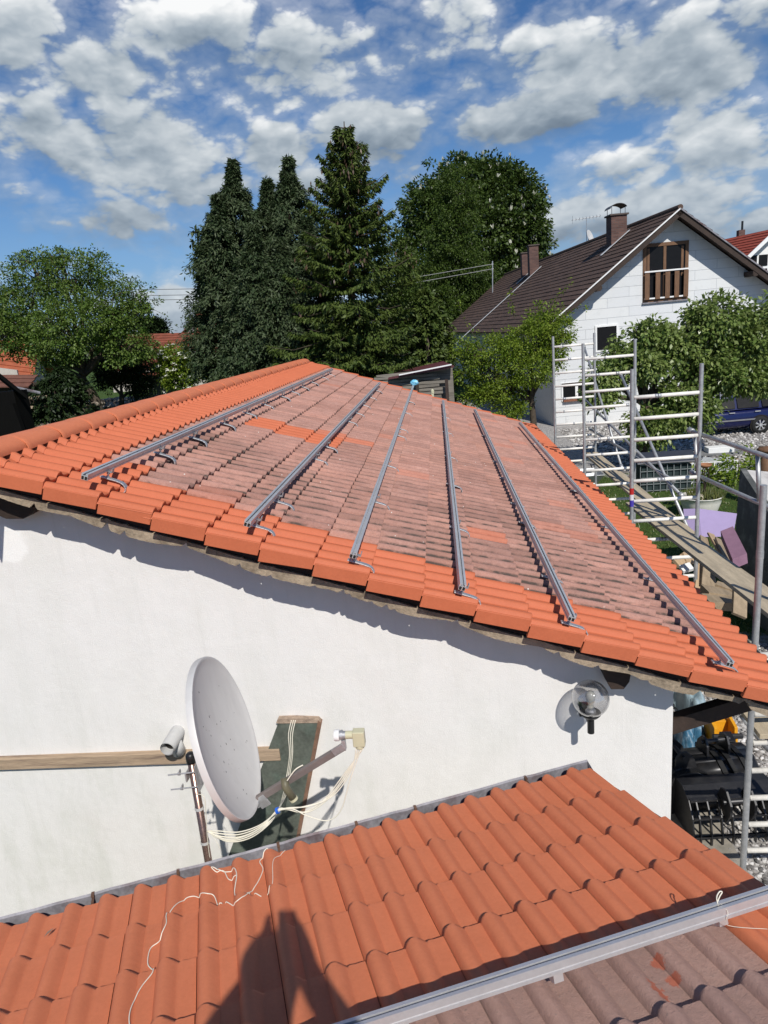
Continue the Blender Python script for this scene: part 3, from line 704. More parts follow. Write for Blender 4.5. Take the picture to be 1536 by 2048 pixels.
arm = MB(); A1 = LN + Vector((-.01, 0, -.055)); arm.beam(AR0 - DN * .03 + Vector((0, 0, -.012)), A1, .028, .036)
arm.build('feed_arm', mat('arm_brown', (.21, .18, .17), .5, .3, var=.12), dish, bevel=.003)
ab = MB(); ab.box(AR0 + DN * .03 + Vector((0, -.015, -.02)), (.06, .008, .07), Matrix.Rotation(R(-30), 3, 'Y')); ab.box(AR0 - DN * .01 + Vector((0, 0, -.02)), (.04, .05, .04)); ab.box(A1 + Vector((-.03, -.016, -.01)), (.07, .006, .04), Matrix.Rotation(R(-30), 3, 'Y')); ab.box(A1 + Vector((.0, 0, .012)), (.02, .03, .06))
ab.build('arm_bracket', M_STEEL, dish, bevel=.001)
lnb = MB(); ax = Vector((1, 0, 0)); l0 = LN + Vector((-.055, 0, .012))
lnb.lathe([(0, 0), (.027, 0), (.030, .006), (.030, .026), (.024, .028)], l0, 20, axis=ax); lw = lnb.build('feed_cap', M_WHITE, dish, smooth=True)
lw.data.set_sharp_from_angle(angle=R(40))
lb = MB(); lb.lathe([(.022, .026), (.022, .034), (.027, .034), (.027, .044), (.021, .044), (.021, .060)], l0, 20, axis=ax); lb.build('feed_clamp', M_STEEL, dish)
lh = MB(); lh.tube([l0 + ax * .055, l0 + ax * .10], .021, 16); lh.box(l0 + ax * .128 + Vector((0, 0, -.018)), (.062, .05, .086)); lh.tube([l0 + ax * .128 + Vector((0, 0, -.06)), l0 + ax * .128 + Vector((0, 0, -.078))], .024, 16)
lh.build('lnb', M_CREAM, dish, bevel=.004)
hold = MB(); h0 = at(571, 1574, 3.10); h1 = at(586, 1596, 3.10); hold.tube([h0 + Vector((-.005, .02, .04)), h0, h1], .021, 14); hold.build('tube_clamp', mat('olive_plastic', (.13, .12, .075), .5), dish, smooth=True)
he = MB(); he.lathe([(0, 0), (.023, 0), (.023, .014), (0, .014)], h1, 16, axis=(h1 - h0)); he.build('tube_end', M_CREAM, dish)
def cable(pts, r=.0034, par=dish, name='cable'):
    return MB().tube(smooth_path(pts, 7), r, 6).build(name, M_CABLE, par, smooth=True)
tie = at(555, 1621, 3.09); mj = at(414, 1662, 3.10)
for k in range(4):                                     # lnb -> tie -> mast
    o = (k - 1.5) * .013; sg = 12 * k
    cable([l0 + ax * (.128 + o) + Vector((0, -.012, -.075)), at(697 - 3 * k + 6, 1540, 3.14), at(668 - sg * .5, 1590 + sg * .2, 3.12), at(620 - sg * .3, 1612 + (k % 2) * 12, 3.10), at(575, 1616 + k, 3.09), tie + Vector((0, 0, .004 * (k - 2))), at(520, 1650 + 3 * k, 3.08), at(478, 1664 + 5 * k, 3.08), at(438, 1662 + 5 * k, 3.09), mj])
cable([l0 + ax * .135 + Vector((0, -.014, -.075)), at(700, 1560, 3.10), at(682, 1620, 3.08), at(655, 1641, 3.08), at(615, 1632, 3.08), at(585, 1618, 3.08), tie])
for k in range(3):                                     # wall -> down the board -> tie -> mast
    cable([at(583 + 4 * k, 1440, 4.16), at(577 + 4 * k, 1470, 4.14), at(579 + 3 * k, 1510, 4.13), at(572 + 3 * k, 1560, 4.12), at(566 + 3 * k, 1590, 3.9), at(556 + k, 1622 - 3 * k, 3.3), at(540, 1642 + 2 * k, 3.09), at(500, 1668 + 4 * k, 3.07), at(455, 1679 + 2 * k, 3.07), mj])
cable([at(606, 1530, 3.12), at(590, 1540, 3.10), at(574, 1562, 3.09)])
cable([at(392, 1588, 3.10), at(408, 1594, 3.07), at(412, 1630, 3.08), at(416, 1690, 3.10), at(424, 1740, 3.12)], .0022)
cable([mj, at(428, 1676, 3.05), at(441, 1698, 3.04)], .0016)
MB().lathe([(.010, -.007), (.017, -.007), (.017, .007), (.010, .007)], tie, 12, axis=(1, 0, .35)).build('blue_tie', mat('blue_tape', (.02, .12, .55), .5), dish)

# ---- globe lamp
def glass_mat():
    m = bpy.data.materials.new('clear_glass'); m.use_nodes = True; N = NT(m.node_tree)
    out = N.n('ShaderNodeOutputMaterial'); t = N.n('ShaderNodeBsdfTransparent'); g = N.n('ShaderNodeBsdfGlossy'); g.inputs['Roughness'].default_value = .04
    t.inputs[0].default_value = (.80, .80, .81, 1); lw_ = N.n('ShaderNodeLayerWeight'); lw_.inputs[0].default_value = .35
    tc = N.n('ShaderNodeTexCoord'); bn = N.n('ShaderNodeBump'); bn.inputs['Strength'].default_value = .35; bn.inputs['Distance'].default_value = .01
    N.l(N.noise(tc.outputs['Object'], 22, 3), bn.inputs['Height']); N.l(bn.outputs[0], g.inputs['Normal']); N.l(bn.outputs[0], lw_.inputs['Normal'])
    mx = N.n('ShaderNodeMixShader'); N.l(N.m('ADD', N.m('MULTIPLY', lw_.outputs['Facing'], .75), .10), mx.inputs[0]); N.l(t.outputs[0], mx.inputs[1]); N.l(g.outputs[0], mx.inputs[2]); N.l(mx.outputs[0], out.inputs[0])
    return m
M_GLASS = glass_mat()
LC = Vector((.8236, 4.0, H - 2.3726)); lamp = thing('wall_lamp', 'clear glass globe lamp with black holder on the white wall near its corner', 'lamp', LC - Vector((0, 0, .25)))
gs = MB(); gs.lathe([(.117 * math.sin(a), -.117 * math.cos(a)) for a in np.linspace(R(32), R(179.5), 22)], LC, 32); gs.build('glass_globe', M_GLASS, lamp, smooth=True)
hs_ = MB(); hs_.lathe([(0, -.105), (.052, -.104), (.062, -.096), (.064, -.108), (.050, -.125), (.024, -.135), (.022, -.15), (.022, -.245), (0, -.25)], LC, 20); hs_.build('holder', M_BLACK, lamp, smooth=True).data.set_sharp_from_angle(angle=R(35))
hb = MB(); hb.tube([LC + Vector((0, 0, -.19)), Vector((LC.x, WY, LC.z - .19))], .016, 12); hb.box((LC.x, WY - .01, LC.z - .19), (.07, .02, .10)); hb.build('wall_bracket', M_BLACK, lamp)
bl = MB(); bl.lathe([(0, -.09), (.018, -.09), (.018, -.05), (.012, -.045), (.028, -.01), (.032, .018), (.022, .045), (0, .052)], LC, 16); bl.build('bulb', mat('frosted_bulb', (.50, .49, .42), .25, 0, var=.03), lamp, smooth=True)
sk = MB(); sk.lathe([(0, -.100), (.034, -.100), (.034, -.085), (.022, -.075), (.022, -.06), (0, -.06)], LC, 16); sk.build('socket', M_STEEL, lamp)

# ------------------------------------------------------------------ photographer (only the shadow falls into the picture)
def skin_person():
    me = bpy.data.meshes.new('person'); fz = lambda x, y: (F0.z - (FN.x * (x - F0.x) + FN.y * (y - F0.y)) / FN.z)
    by = -.40; hz = 4.96
    V = []; E_ = []; Rr = []
    def v(p, r): V.append(p); Rr.append(r); return len(V) - 1
    def e(a, b): E_.append((a, b))
    pel = v((.03, by - .06, hz - .86), .16); sp1 = v((.03, by - .05, hz - .66), .145); ch = v((.02, by - .03, hz - .42), .165); nk = v((.02, by + .0, hz - .21), .065); hd0 = v((.02, by + .09, hz - .12), .08); hd1 = v((.02, by + .13, hz - .02), .120); hd2 = v((.02, by + .11, hz + .06), .10)
    for a, b in ((pel, sp1), (sp1, ch), (ch, nk), (nk, hd0), (hd0, hd1), (hd1, hd2)): e(a, b)
    ns = v((.02, by + .245, hz - .03), .018); e(hd1, ns)
    for s in (-1, 1):
        er = v((.02 + s * .115, by + .11, hz - .02), .018); e(hd1, er)
        sh_ = v((.02 + s * .19, by + .0, hz - .27), .105); e(ch, sh_)
        el = v((s * .285 + .003, by + .14, hz - .42), .074); wr = v((s * .082 + .008, by + .29, hz - .20), .048); hnd = v((s * .066 + .014, by + .345, hz - .11), .040)
        e(sh_, el); e(el, wr); e(wr, hnd)
        for k in range(4):
            k1 = v((s * (.072 - .004 * k), by + .366, hz - .135 + .026 * k), .010); k2 = v((s * .060, by + .384 - .002 * k, hz - .128 + .026 * k), .009); k3 = v((s * .040, by + .385, hz - .125 + .026 * k), .008); e(hnd, k1); e(k1, k2); e(k2, k3)
        t1 = v((s * .060, by + .335, hz - .07), .011); t2 = v((s * .040, by + .350, hz - .055), .009); e(hnd, t1); e(t1, t2)
        hp = v((.03 + s * .10, by - .06, hz - .95), .105); kx, ky = .03 + s * .14, by + .0
        kn = v((kx, ky, hz - 1.33), .066); an = v((kx + s * .02, ky - .05, fz(kx, ky - .05) + .09), .045); to = v((kx + s * .04, ky + .13, fz(kx, ky + .13) + .055), .038)
        e(pel, hp); e(hp, kn); e(kn, an); e(an, to)
    me.from_pydata(V, E_, []); o = bpy.data.objects.new('person', me); COL.objects.link(o)
    sk_ = o.modifiers.new('skin', 'SKIN'); ss = o.modifiers.new('sub', 'SUBSURF'); ss.levels = 2; ss.render_levels = 2
    for i, r in enumerate(Rr): me.skin_vertices[0].data[i].radius = (r, r)
    me.skin_vertices[0].data[0].use_root = True
    return o
per = skin_person(); per.data.materials.append(mat('work_clothes', (.06, .08, .12), .9)); 
tag(per, 'person in dark clothes standing on the near roof, holding a phone up with both hands', 'person')
ph = MB(); fwd = Vector(ray(768, 1024)).normalized(); rt = Vector(CAM_R[:, 0]); dn_ = Vector(CAM_R[:, 1])
ph.box(Vector((0, 0, H)) - fwd * .013 + rt * .018 + dn_ * .052, (.074, .008, .15), Matrix((rt, fwd, -dn_)).transposed()); po = ph.build('smartphone', M_BLACK, None, bevel=.003)
tag(po, 'black smartphone held upright in both hands', 'phone')

# ------------------------------------------------------------------ ground
def ss(x, a, b):
    t = min(1.0, max(0.0, (x - a) / (b - a))); return t * t * (3 - 2 * t)
def gz(x, y): return 2.3 * ss(-x, 1.5, 8.0) * ss(y, 8.0, 17.0)
def ground_mat():
    m = bpy.data.materials.new('ground'); m.use_nodes = True; N = NT(m.node_tree)
    out = N.n('ShaderNodeOutputMaterial'); b = N.n('ShaderNodeBsdfPrincipled'); N.l(b.outputs[0], out.inputs[0])
    tc = N.n('ShaderNodeTexCoord'); v = tc.outputs['Object']; sep = N.n('ShaderNodeSeparateXYZ'); N.l(v, sep.inputs[0]); X, Y, Z = sep.outputs
    n1 = N.noise(v, .5, 5, .6); n2 = N.noise(v, 6, 5, .65); n3 = N.noise(v, 60, 4, .7)
    vo = N.n('ShaderNodeTexVoronoi'); vo.inputs['Scale'].default_value = 17; N.l(v, vo.inputs['Vector'])
    grass = N.ramp(N.m('ADD', N.m('MULTIPLY', n2, .5), N.m('MULTIPLY', n3, .5)), [(.3, (.028, .055, .012)), (.7, (.085, .14, .03))])
    grav = N.mix(.55, N.ramp(vo.outputs['Color'], [(.1, (.16, .15, .14)), (.9, (.55, .53, .50))]), N.ramp(n3, [(.3, (.15, .14, .13)), (.7, (.58, .56, .53))]))
    wob = N.m('ADD', N.m('MULTIPLY', N.m('SUBTRACT', n2, .5), 1.2), N.m('MULTIPLY', N.m('SUBTRACT', n1, .5), 2.0))
    lawn = N.m('MULTIPLY', N.step(N.m('ADD', X, wob), 3.2, 3.6), N.m('MULTIPLY', N.step(N.m('ADD', Y, wob), 9.5, 10.2), N.step(N.m('ADD', Y, wob), 21.3, 20.9)))
    far = N.m('MAXIMUM', N.step(N.m('ADD', X, N.m('MULTIPLY', wob, 2)), -1.0, -2.5), N.step(Y, 44, 48))
    c = N.mix(N.m('MAXIMUM', lawn, far), grav, grass)
    N.l(c, b.inputs['Base Color']); b.inputs['Roughness'].default_value = .95; b.inputs['Specular IOR Level'].default_value = .15
    bn = N.n('ShaderNodeBump'); bn.inputs['Strength'].default_value = .8; bn.inputs['Distance'].default_value = .03
    N.l(N.m('ADD', vo.outputs['Distance'], N.m('MULTIPLY', n3, .6)), bn.inputs['Height']); N.l(bn.outputs[0], b.inputs['Normal'])
    return m
def ground():
    xs = np.concatenate([[-900, -300, -120], np.arange(-60, 62, 2.0), [120, 300, 900]]); ys = np.concatenate([[-300, -60], np.arange(-10, 92, 2.0), [160, 400, 1500]])
    b = MB()
    for y in ys:
        for x in xs: b.v.append((x, y, gz(x, y)))
    k = len(xs)
    for i in range(len(ys) - 1):
        for j in range(k - 1): b.f.append((i * k + j, i * k + j + 1, (i + 1) * k + j + 1, (i + 1) * k + j))
    return b
g0 = ground().build('ground', ground_mat(), None, smooth=True); g0['kind'] = 'structure'
pv = MB()
for k in range(8):
    pv.box((1.92 + (k % 2) * .01, 4.75 + .62 * k, .015), (.98, .60, .03))
pvo = pv.build('paving', mat('concrete_slab', (.33, .30, .25), .9, 0, var=.12, vscale=4, bump=.3, bscale=60, stain=(.14, .13, .10), sscale=2.5, samt=.6), None, bevel=.006); pvo['kind'] = 'structure'
def stones(name, n, region, smin, smax, m, zf, seed, kind='stuff', centre_bias=None):
    g = np.random.default_rng(seed); ico = [(0, 0, 1), (.894, 0, .447), (.276, .851, .447), (-.724, .526, .447), (-.724, -.526, .447), (.276, -.851, .447), (.724, .526, -.447), (-.276, .851, -.447), (-.894, 0, -.447), (-.276, -.851, -.447), (.724, -.526, -.447), (0, 0, -1)]
    fi = [(0, 1, 2), (0, 2, 3), (0, 3, 4), (0, 4, 5), (0, 5, 1), (1, 6, 2), (2, 7, 3), (3, 8, 4), (4, 9, 5), (5, 10, 1), (6, 7, 2), (7, 8, 3), (8, 9, 4), (9, 10, 5), (10, 6, 1), (6, 11, 7), (7, 11, 8), (8, 11, 9), (9, 11, 10), (10, 11, 6)]
    ico = np.array(ico); fi = np.array(fi); V = []; F = []
    for i in range(n):
        x, y = g.uniform(region[0], region[1]), g.uniform(region[2], region[3])
        s = g.uniform(smin, smax) * np.array([1, g.uniform(.6, 1), g.uniform(.4, .75)]); a = g.uniform(0, 6.3)
        vv = ico * (1 + g.normal(0, .12, (12, 1))) * s; ca, sa = math.cos(a), math.sin(a)
        vv = np.stack([vv[:, 0] * ca - vv[:, 1] * sa, vv[:, 0] * sa + vv[:, 1] * ca, vv[:, 2]], 1) + np.array([x, y, zf(x, y) + s[2] * .4])
        V.append(vv); F.append(fi + 12 * i)
    V = np.concatenate(V); F = np.concatenate(F)
    me = bpy.data.meshes.new(name); me.from_pydata(V.tolist(), [], F.tolist()); o = link_mesh(name, me, m)
    o['kind'] = kind; return o
def island_mat(name, stops, rough=.9):
    m = bpy.data.materials.new(name); m.use_nodes = True; N = NT(m.node_tree)
    out = N.n('ShaderNodeOutputMaterial'); b = N.n('ShaderNodeBsdfPrincipled'); N.l(b.outputs[0], out.inputs[0])
    geo = N.n('ShaderNodeNewGeometry'); N.l(N.ramp(geo.outputs['Random Per Island'], stops), b.inputs['Base Color']); b.inputs['Roughness'].default_value = rough; return m
M_GRAV = island_mat('gravel_stone', [(0, (.10, .095, .09)), (.4, (.30, .28, .26)), (.75, (.52, .50, .47)), (1, (.72, .70, .67))])
tag(stones('gravel', 11000, (2.3, 4.6, 4.2, 9.6), .012, .034, M_GRAV, lambda x, y: 0.0, 3), 'loose grey and white gravel on the yard beside the paving', 'gravel', kind='stuff')
tag(stones('gravel', 9000, (5.0, 15.0, 20.5, 30.5), .03, .07, M_GRAV, lambda x, y: 0.0, 4), 'pale gravel of the drive in front of the blue car', 'gravel', kind='stuff')

# ------------------------------------------------------------------ scaffold along the eave
scf = thing('scaffold', 'aluminium scaffold of white runged ladder frames and diagonal tubes standing along the eave', 'scaffold', (2.7, 9, 0))
XL, XR = 2.24, 3.02
M_TUBE = mat('scaffold_tube', (.42, .43, .43), .5, .55, var=.15, vscale=9, stain=(.62, .60, .56), sscale=9, samt=.5)
def frame(y, ztop, zr, xl=XL, xr=XR, band=False):
    b = MB(); b.tube([(xl, y, .02), (xl, y, ztop)], .0242, 12); b.tube([(xr, y, .02), (xr, y, ztop)], .0242, 12)
    for z in (ztop - .55, ztop - 2.3):
        for x in (xl, xr): b.tube([(x, y, z), (x, y, z + .06)], .0265, 12)
    f = b.build('ladder_frame', M_TUBE, scf, smooth=True); f.data.set_sharp_from_angle(angle=R(50))
    z = zr
    while z > .3:
        MB().tube([(xl + .024, y, z), (xr - .024, y, z)], .0225, 10).build('rung', M_RUNG, f, smooth=True); z -= .252
    g = np.random.default_rng(int(y * 10))
    for k in range(7):
        x = g.uniform(xl + .12, xr - .1); zz = zr - .252 * g.integers(0, 8)
        MB().tube([(x, y, zz), (x + g.uniform(.025, .06), y, zz)], .0245, 10).build('clamp', M_STEEL, f, smooth=True)
    return f
fB = frame(8.35, 4.20, 3.87); frame(11.1, 4.42, 4.18); frame(13.9, 4.48, 4.28); frame(4.95, 3.6, 2.02 + .252)
for z0, z1, c, nm in ((2.70, 2.78, (.45, .02, .02), 'red_tape'), (2.63, 2.70, (.7, .7, .72), 'white_tape'), (2.55, 2.63, (.07, .05, .40), 'blue_tape_band')):
    MB().lathe([(.0246, 0), (.0256, 0), (.0256, z1 - z0), (.0246, z1 - z0)], (XL, 8.35, z0), 14).build(nm, mat(nm, c, .5), fB)
def brace(p, q, r=.0215):
    b = MB(); p, q = Vector(p), Vector(q); b.tube([p, q], r, 12)
    d = (q - p).normalized()
    for e_, s in ((p, 1), (q, -1)): b.tube([e_ - d * .04 * s, e_ + d * .05 * s], .031, 10)
    b.build('diagonal_brace', M_TUBE, scf, smooth=True)
xb = XR + .045
for (a, c) in (((1168, 692), (1243, 934)), ((1241, 748), (1378, 1062)), ((1168, 797), (1362, 990)), ((1180, 858), (1345, 960))):
    brace(axp(*a, xb), axp(*c, xb)); xb += .0
gr = MB()
for a, c in (((1381, 862), (1600, 935)), ((1384, 946), (1600, 1042))):
    gr.tube([axp(*a, 3.06), axp(*c, 3.06)], .024, 12)
gr.tube([axp(1515, 910, 3.06), axp(1519, 1002, 3.06)], .022, 12); gr.tube([axp(1389, 866, 3.06), axp(1396, 948, 3.06)], .022, 12)
for a in ((1382, 861), (1386, 946)): gr.tube([axp(*a, 3.06) + Vector((0, .06, 0)), axp(*a, 3.06) - Vector((0, .06, 0))], .034, 10)
gr.build('guard_rail', M_TUBE, scf, smooth=True)
lo = MB(); lo.tube([axp(1484, 1434, 2.5), axp(1536, 1500, 2.9)], .021, 10); lo.build('diagonal_brace', M_TUBE, scf, smooth=True)
def plank(x0, x1, y0, y1, z0, z1, lab):
    b = MB(); b.beam(((x0 + x1) / 2, y0, z0), ((x0 + x1) / 2, y1, z1), x1 - x0, .042)
    tag(b.build('plank', M_PLANK, None, bevel=.004), lab, 'plank', 'scaffold planks')
plank(2.57, 2.85, 5.1, 9.9, 2.36, 2.16, 'pale plank on scaffold rungs, the one reaching down to the right edge')
plank(2.80, 3.06, 8.4, 13.9, 2.10, 2.14, 'pale plank behind the near one, running to the far scaffold frames')
plank(2.30, 2.58, 8.0, 14.0, 1.74, 1.70, 'shaded lower plank lying close under the eave')
plank(2.02 + .27, 2.56, 4.9, 8.2, 1.60, 1.66, 'lower shaded plank nearest the corner of the eave')

# ------------------------------------------------------------------ digger buckets and clutter by the corner
def bucket(name, lab, c, wd, rz, m, slatted):
    t = thing(name, lab, "bucket", c, rz, "digger buckets")
    # side profile (x forward, z up) of a bucket lying on its open mouth
    pr_ = [(-.26, .02), (-.30, .14), (-.29, .26), (-.22, .37), (-.11, .44), (.02, .46), (.13, .435), (.23, .36), (.285, .25), (.31, .13), (.30, .02)] if not slatted else [(-.26, .02), (-.30, .16), (-.26, .32), (-.14, .43), (.02, .46), (.16, .40), (.26, .27), (.30, .10), (.30, .02)]
    b = MB(); n = len(pr_); inn = [(x * .94, z * .94 - .002) for x, z in pr_]
    end = n if not slatted else 6
    for i in range(end - 1):
        (x0, z0), (x1, z1) = pr_[i], pr_[i + 1]; (u0, w0), (u1, w1) = inn[i], inn[i + 1]
        b.prism([(x0, -wd / 2, z0), (x1, -wd / 2, z1), (u1, -wd / 2, w1), (u0, -wd / 2, w0)], (0, wd, 0))
    b.build('shell', m, t, world=False, smooth=not slatted, bevel=0 if not slatted else .003)
    for s in (-1, 1):
        MB().prism([(x, s * wd / 2, z) for x, z in pr_], (0, s * .014, 0)).build('side_plate', m, t, world=False, bevel=.003)
    if slatted:
        for k in range(8):
            y = -wd / 2 + wd * (k + .5) / 8; q = MB()
            for i in range(end - 1, n - 1): q.beam((pr_[i][0], y, pr_[i][1]), (pr_[i + 1][0], y, pr_[i + 1][1]), .012, .035)
            q.build('grid_bar', m, t, world=False)
        q = MB()
        for i in (6, 7): q.beam((pr_[i][0], -wd / 2, pr_[i][1]), (pr_[i][0], wd / 2, pr_[i][1]), .02, .02)
        q.beam((pr_[5][0], -wd / 2, pr_[5][1]), (pr_[5][0], wd / 2, pr_[5][1]), .05, .02); q.build('cross_bar', m, t, world=False)
    else:
        for y0 in (-.10, .0, .13):
            q = MB()
            for i in range(3, 9): q.beam((pr_[i][0] * 1.02, y0 + .012 * i, pr_[i][1] * 1.02 + .004), (pr_[i + 1][0] * 1.02, y0 + .012 * (i + 1), pr_[i + 1][1] * 1.02 + .004), .05, .014)
            q.build('wear_strap', mat('matte_black_strap', (.006, .006, .006), .7), t, world=False)
    for y in (-.11, .11):
        ear = [(-.16, y - .012, .40), (.08, y - .012, .44), (.07, y - .012, .56), (.03, y - .012, .63), (-.04, y - .012, .63), (-.12, y - .012, .54)] if not slatted else [(.10, y - .012, .40), (.28, y - .012, .22), (.36, y - .012, .36), (.36, y - .012, .46), (.26, y - .012, .55), (.16, y - .012, .52)]
        MB().prism(ear, (0, .024, 0)).build('ear', m, t, world=False, bevel=.004)
    q = MB(); px_ = (.0, .58) if not slatted else (.28, .45); q.tube([(px_[0], -.15, px_[1]), (px_[0], .15, px_[1])], .022, 12); q.build('pin', m, t, world=False)
    return t
M_BUCK = mat('bucket_black', (.022, .022, .024), .38, .1, var=.2, vscale=6, spec=.6, stain=(.06, .055, .05), sscale=5, samt=.5)
bucket('digger_bucket', 'black digger bucket lying face down with three dark straps over its curved back', tuple(gnd(1428, 1532, .30) - Vector((0, 0, .28))), .66, R(-82), M_BUCK, False)
bucket('digger_bucket', 'black slotted sieve bucket lying nearest on the paving', tuple(gnd(1448, 1612, .20) - Vector((0, 0, .18))), .80, R(-86), M_BUCK, True)
bucket('digger_bucket', 'black bucket half hidden between the white wall corner and the strapped bucket', tuple(gnd(1352, 1560, .25) - Vector((0, 0, .23))), .40, R(190), M_BUCK, False)
YP = gnd(1440, 1500, .12); YP.z = 0
ye = thing('digger_coupler', 'yellow quick coupler arm standing behind the black buckets', 'machine part', YP)
M_YEL = mat('yellow_paint', (.72, .33, .015), .45, 0, var=.12, vscale=10)
for x in (-.11, .10):
    b = MB(); b.prism([YP + Vector(v) for v in ((x, -.15, .02), (x, .15, .02), (x, .2, .32), (x, .1, .50), (x, -.1, .46))], (.035, 0, 0)); b.build('side_cheek', M_YEL, ye, bevel=.004)
b = MB(); b.box(YP + Vector((.01, .10, .30)), (.2, .05, .26)); b.build('back_plate', M_YEL, ye, bevel=.004)
b = MB(); b.box(YP + Vector((-.03, -.2, .26)), (.12, .14, .4), Matrix.Rotation(R(14), 3, 'X')); b.tube([YP + Vector((-.16, -.2, .42)), YP + Vector((.14, -.2, .42))], .03, 10); b.build('hydraulic_block', M_BLACK, ye, bevel=.005)
def crumple(name, c, sx, sy, sz, m, lab, cat, seed):
    b = MB(); n = 14; g = np.random.default_rng(seed); ph_ = g.uniform(0, 6, 8)
    for i in range(n):
        for j in range(n):
            u, v = i / (n - 1) * 2 - 1, j / (n - 1) * 2 - 1
            z = max(0, (1 - u * u) * (1 - v * v)) ** .5 + .16 * math.sin(5 * u + ph_[0] + 3 * v) + .12 * math.sin(7 * v + ph_[1] - 4 * u) + g.normal(0, .05)
            edge = max(abs(u), abs(v)); z = z if edge < .99 else 0
            b.v.append((c[0] + u * sx, c[1] + v * sy, c[2] + max(.0, z) * sz))
    for i in range(n - 1):
        for j in range(n - 1): b.f.append((i * n + j, (i + 1) * n + j, (i + 1) * n + j + 1, i * n + j + 1))
    k = len(b.v); ring = [i * n for i in range(n)] + [(n - 1) * n + j for j in range(1, n)] + [i * n + n - 1 for i in range(n - 2, -1, -1)] + [j for j in range(n - 2, 0, -1)]
    b.f.append(tuple(ring)); o = b.build(name, m, None, smooth=True); tag(o, lab, cat); return o
crumple('tarpaulin', tuple(gnd(1380, 1492, 0)), .13, .26, .34, mat('blue_tarp', (.04, .13, .22), .45, 0, var=.3, vscale=9, stain=(.45, .62, .75), sscale=5, samt=.9), 'crumpled blue and white tarpaulin behind the black buckets', 'tarpaulin', 3)
crumple('tarpaulin', tuple(gnd(1384, 1430, 0)), .14, .45, .34, mat('pale_tarp', (.28, .37, .41), .5, 0, var=.2, vscale=6), 'pale blue sheet heaped against the side wall under the eave', 'sheet', 5)
crumple('rubble_bag', (1.60, 8.2, .0), .17, .35, .9, mat('dark_bag', (.05, .055, .045), .7, 0, var=.3), 'dark sack leaning on the side wall under the eave', 'sack', 6)
crumple('stone', (1.92, 6.55, .02), .08, .07, .07, mat('pale_stone', (.36, .33, .28), .9), 'pale round stone beside the black buckets', 'stone', 9)

# lumber and insulation behind the scaffold
def board(name, p, q, w, h, m, lab, cat, group=None, upv=(0, 0, 1), bev=.003):
    o = MB().beam(p, q, w, h, upv).build(name, m, None, bevel=bev); tag(o, lab, cat, group); return o
M_PINE = mat('pine', (.43, .31, .19), .8, 0, var=.14, vscale=3, stretch=(6, 1, 6))
M_PINE2 = mat('dull_pine', (.30, .23, .15), .85, 0, var=.2, vscale=3, stretch=(6, 1, 6))
M_LILAC = mat('lilac_foam', (.33, .265, .44), .85, 0, var=.03, vscale=8, bump=.1, bscale=90)  # foam colour darkened to carry the shade on its front face
M_MAUVE = mat('mauve_foam', (.22, .12, .17), .9, 0, var=.1, vscale=8)
fp = [at(1397, 1017, 10.9), at(1474, 1027, 10.9), at(1466, 1073, 10.6), at(1404, 1074, 10.6)]
tag(MB().prism(fp, (-.20, .10, -.02)).build('foam_board', M_LILAC, None), 'lilac insulation board standing behind the scaffold, in front of the white planter', 'foam board')
tag(MB().prism([at(1441, 1062, 9.4), at(1466, 1052, 9.5), at(1494, 1107, 8.8), at(1465, 1119, 8.7)], (0.0, -.04, -.12)).build('foam_board', M_MAUVE, None, bevel=.004), 'dull mauve insulation block leaning against the dark slab', 'foam board')
k = 0
for (a, c, w, lab) in (((1408, 1075, 10.2), (1425, 1180, 8.8), .14, 'leaning timber board left of the others below the lilac foam'), ((1421, 1068, 10.3), (1462, 1140, 9.0), .10, 'narrow timber batten crossing below the lilac foam'),
                       ((1440, 1080, 10.0), (1466, 1150, 8.8), .16, 'broad timber board beside the mauve block'), ((1405, 1110, 8.8), (1396, 1180, 8.2), .10, 'short upright offcut by the scaffold post'), ((1414, 1118, 8.6), (1410, 1172, 8.2), .10, 'pale short upright board right of the offcut')):
    board('timber_board', at(*a), at(*c), w, .03, M_PINE if k % 2 else M_PINE2, lab, 'board', 'leaning timber boards', upv=(0, -1, .3)); k += 1
for (a, c, w, h, lab) in (((1404, 1203, 7.7), (1472, 1206, 7.8), .30, .10, 'thick timber lying lowest on the woodpile beside the eave'), ((1408, 1183, 8.0), (1462, 1192, 8.0), .26, .09, 'thick timber lying second on the woodpile beside the eave'), ((1432, 1168, 8.2), (1466, 1180, 8.1), .12, .05, 'small batten on top of the woodpile')):
    board('timber', at(*a), at(*c), w, h, M_PINE2, lab, 'timber', 'woodpile timbers')
board('timber_board', at(1480, 1178, 7.6), at(1478, 1232, 7.3), .16, .04, M_PINE2, 'brown board standing on end right of the woodpile', 'board', upv=(0, -1, .2))
for (a, c, w, m, lab) in (((1352, 1128, 8.8), (1372, 1112, 9.0), .12, M_PINE, 'pale pine offcut poking up at the eave'), ((1368, 1118, 8.9), (1384, 1116, 9.0), .16, M_PINE, 'second pale pine offcut by the scaffold post'), ((1368, 1130, 8.6), (1377, 1142, 8.5), .14, M_WHITE, 'white offcut below the pine offcuts')):
    board('offcut', at(*a), at(*c), w, .05, m, lab, 'offcut', upv=(0, -1, .6))
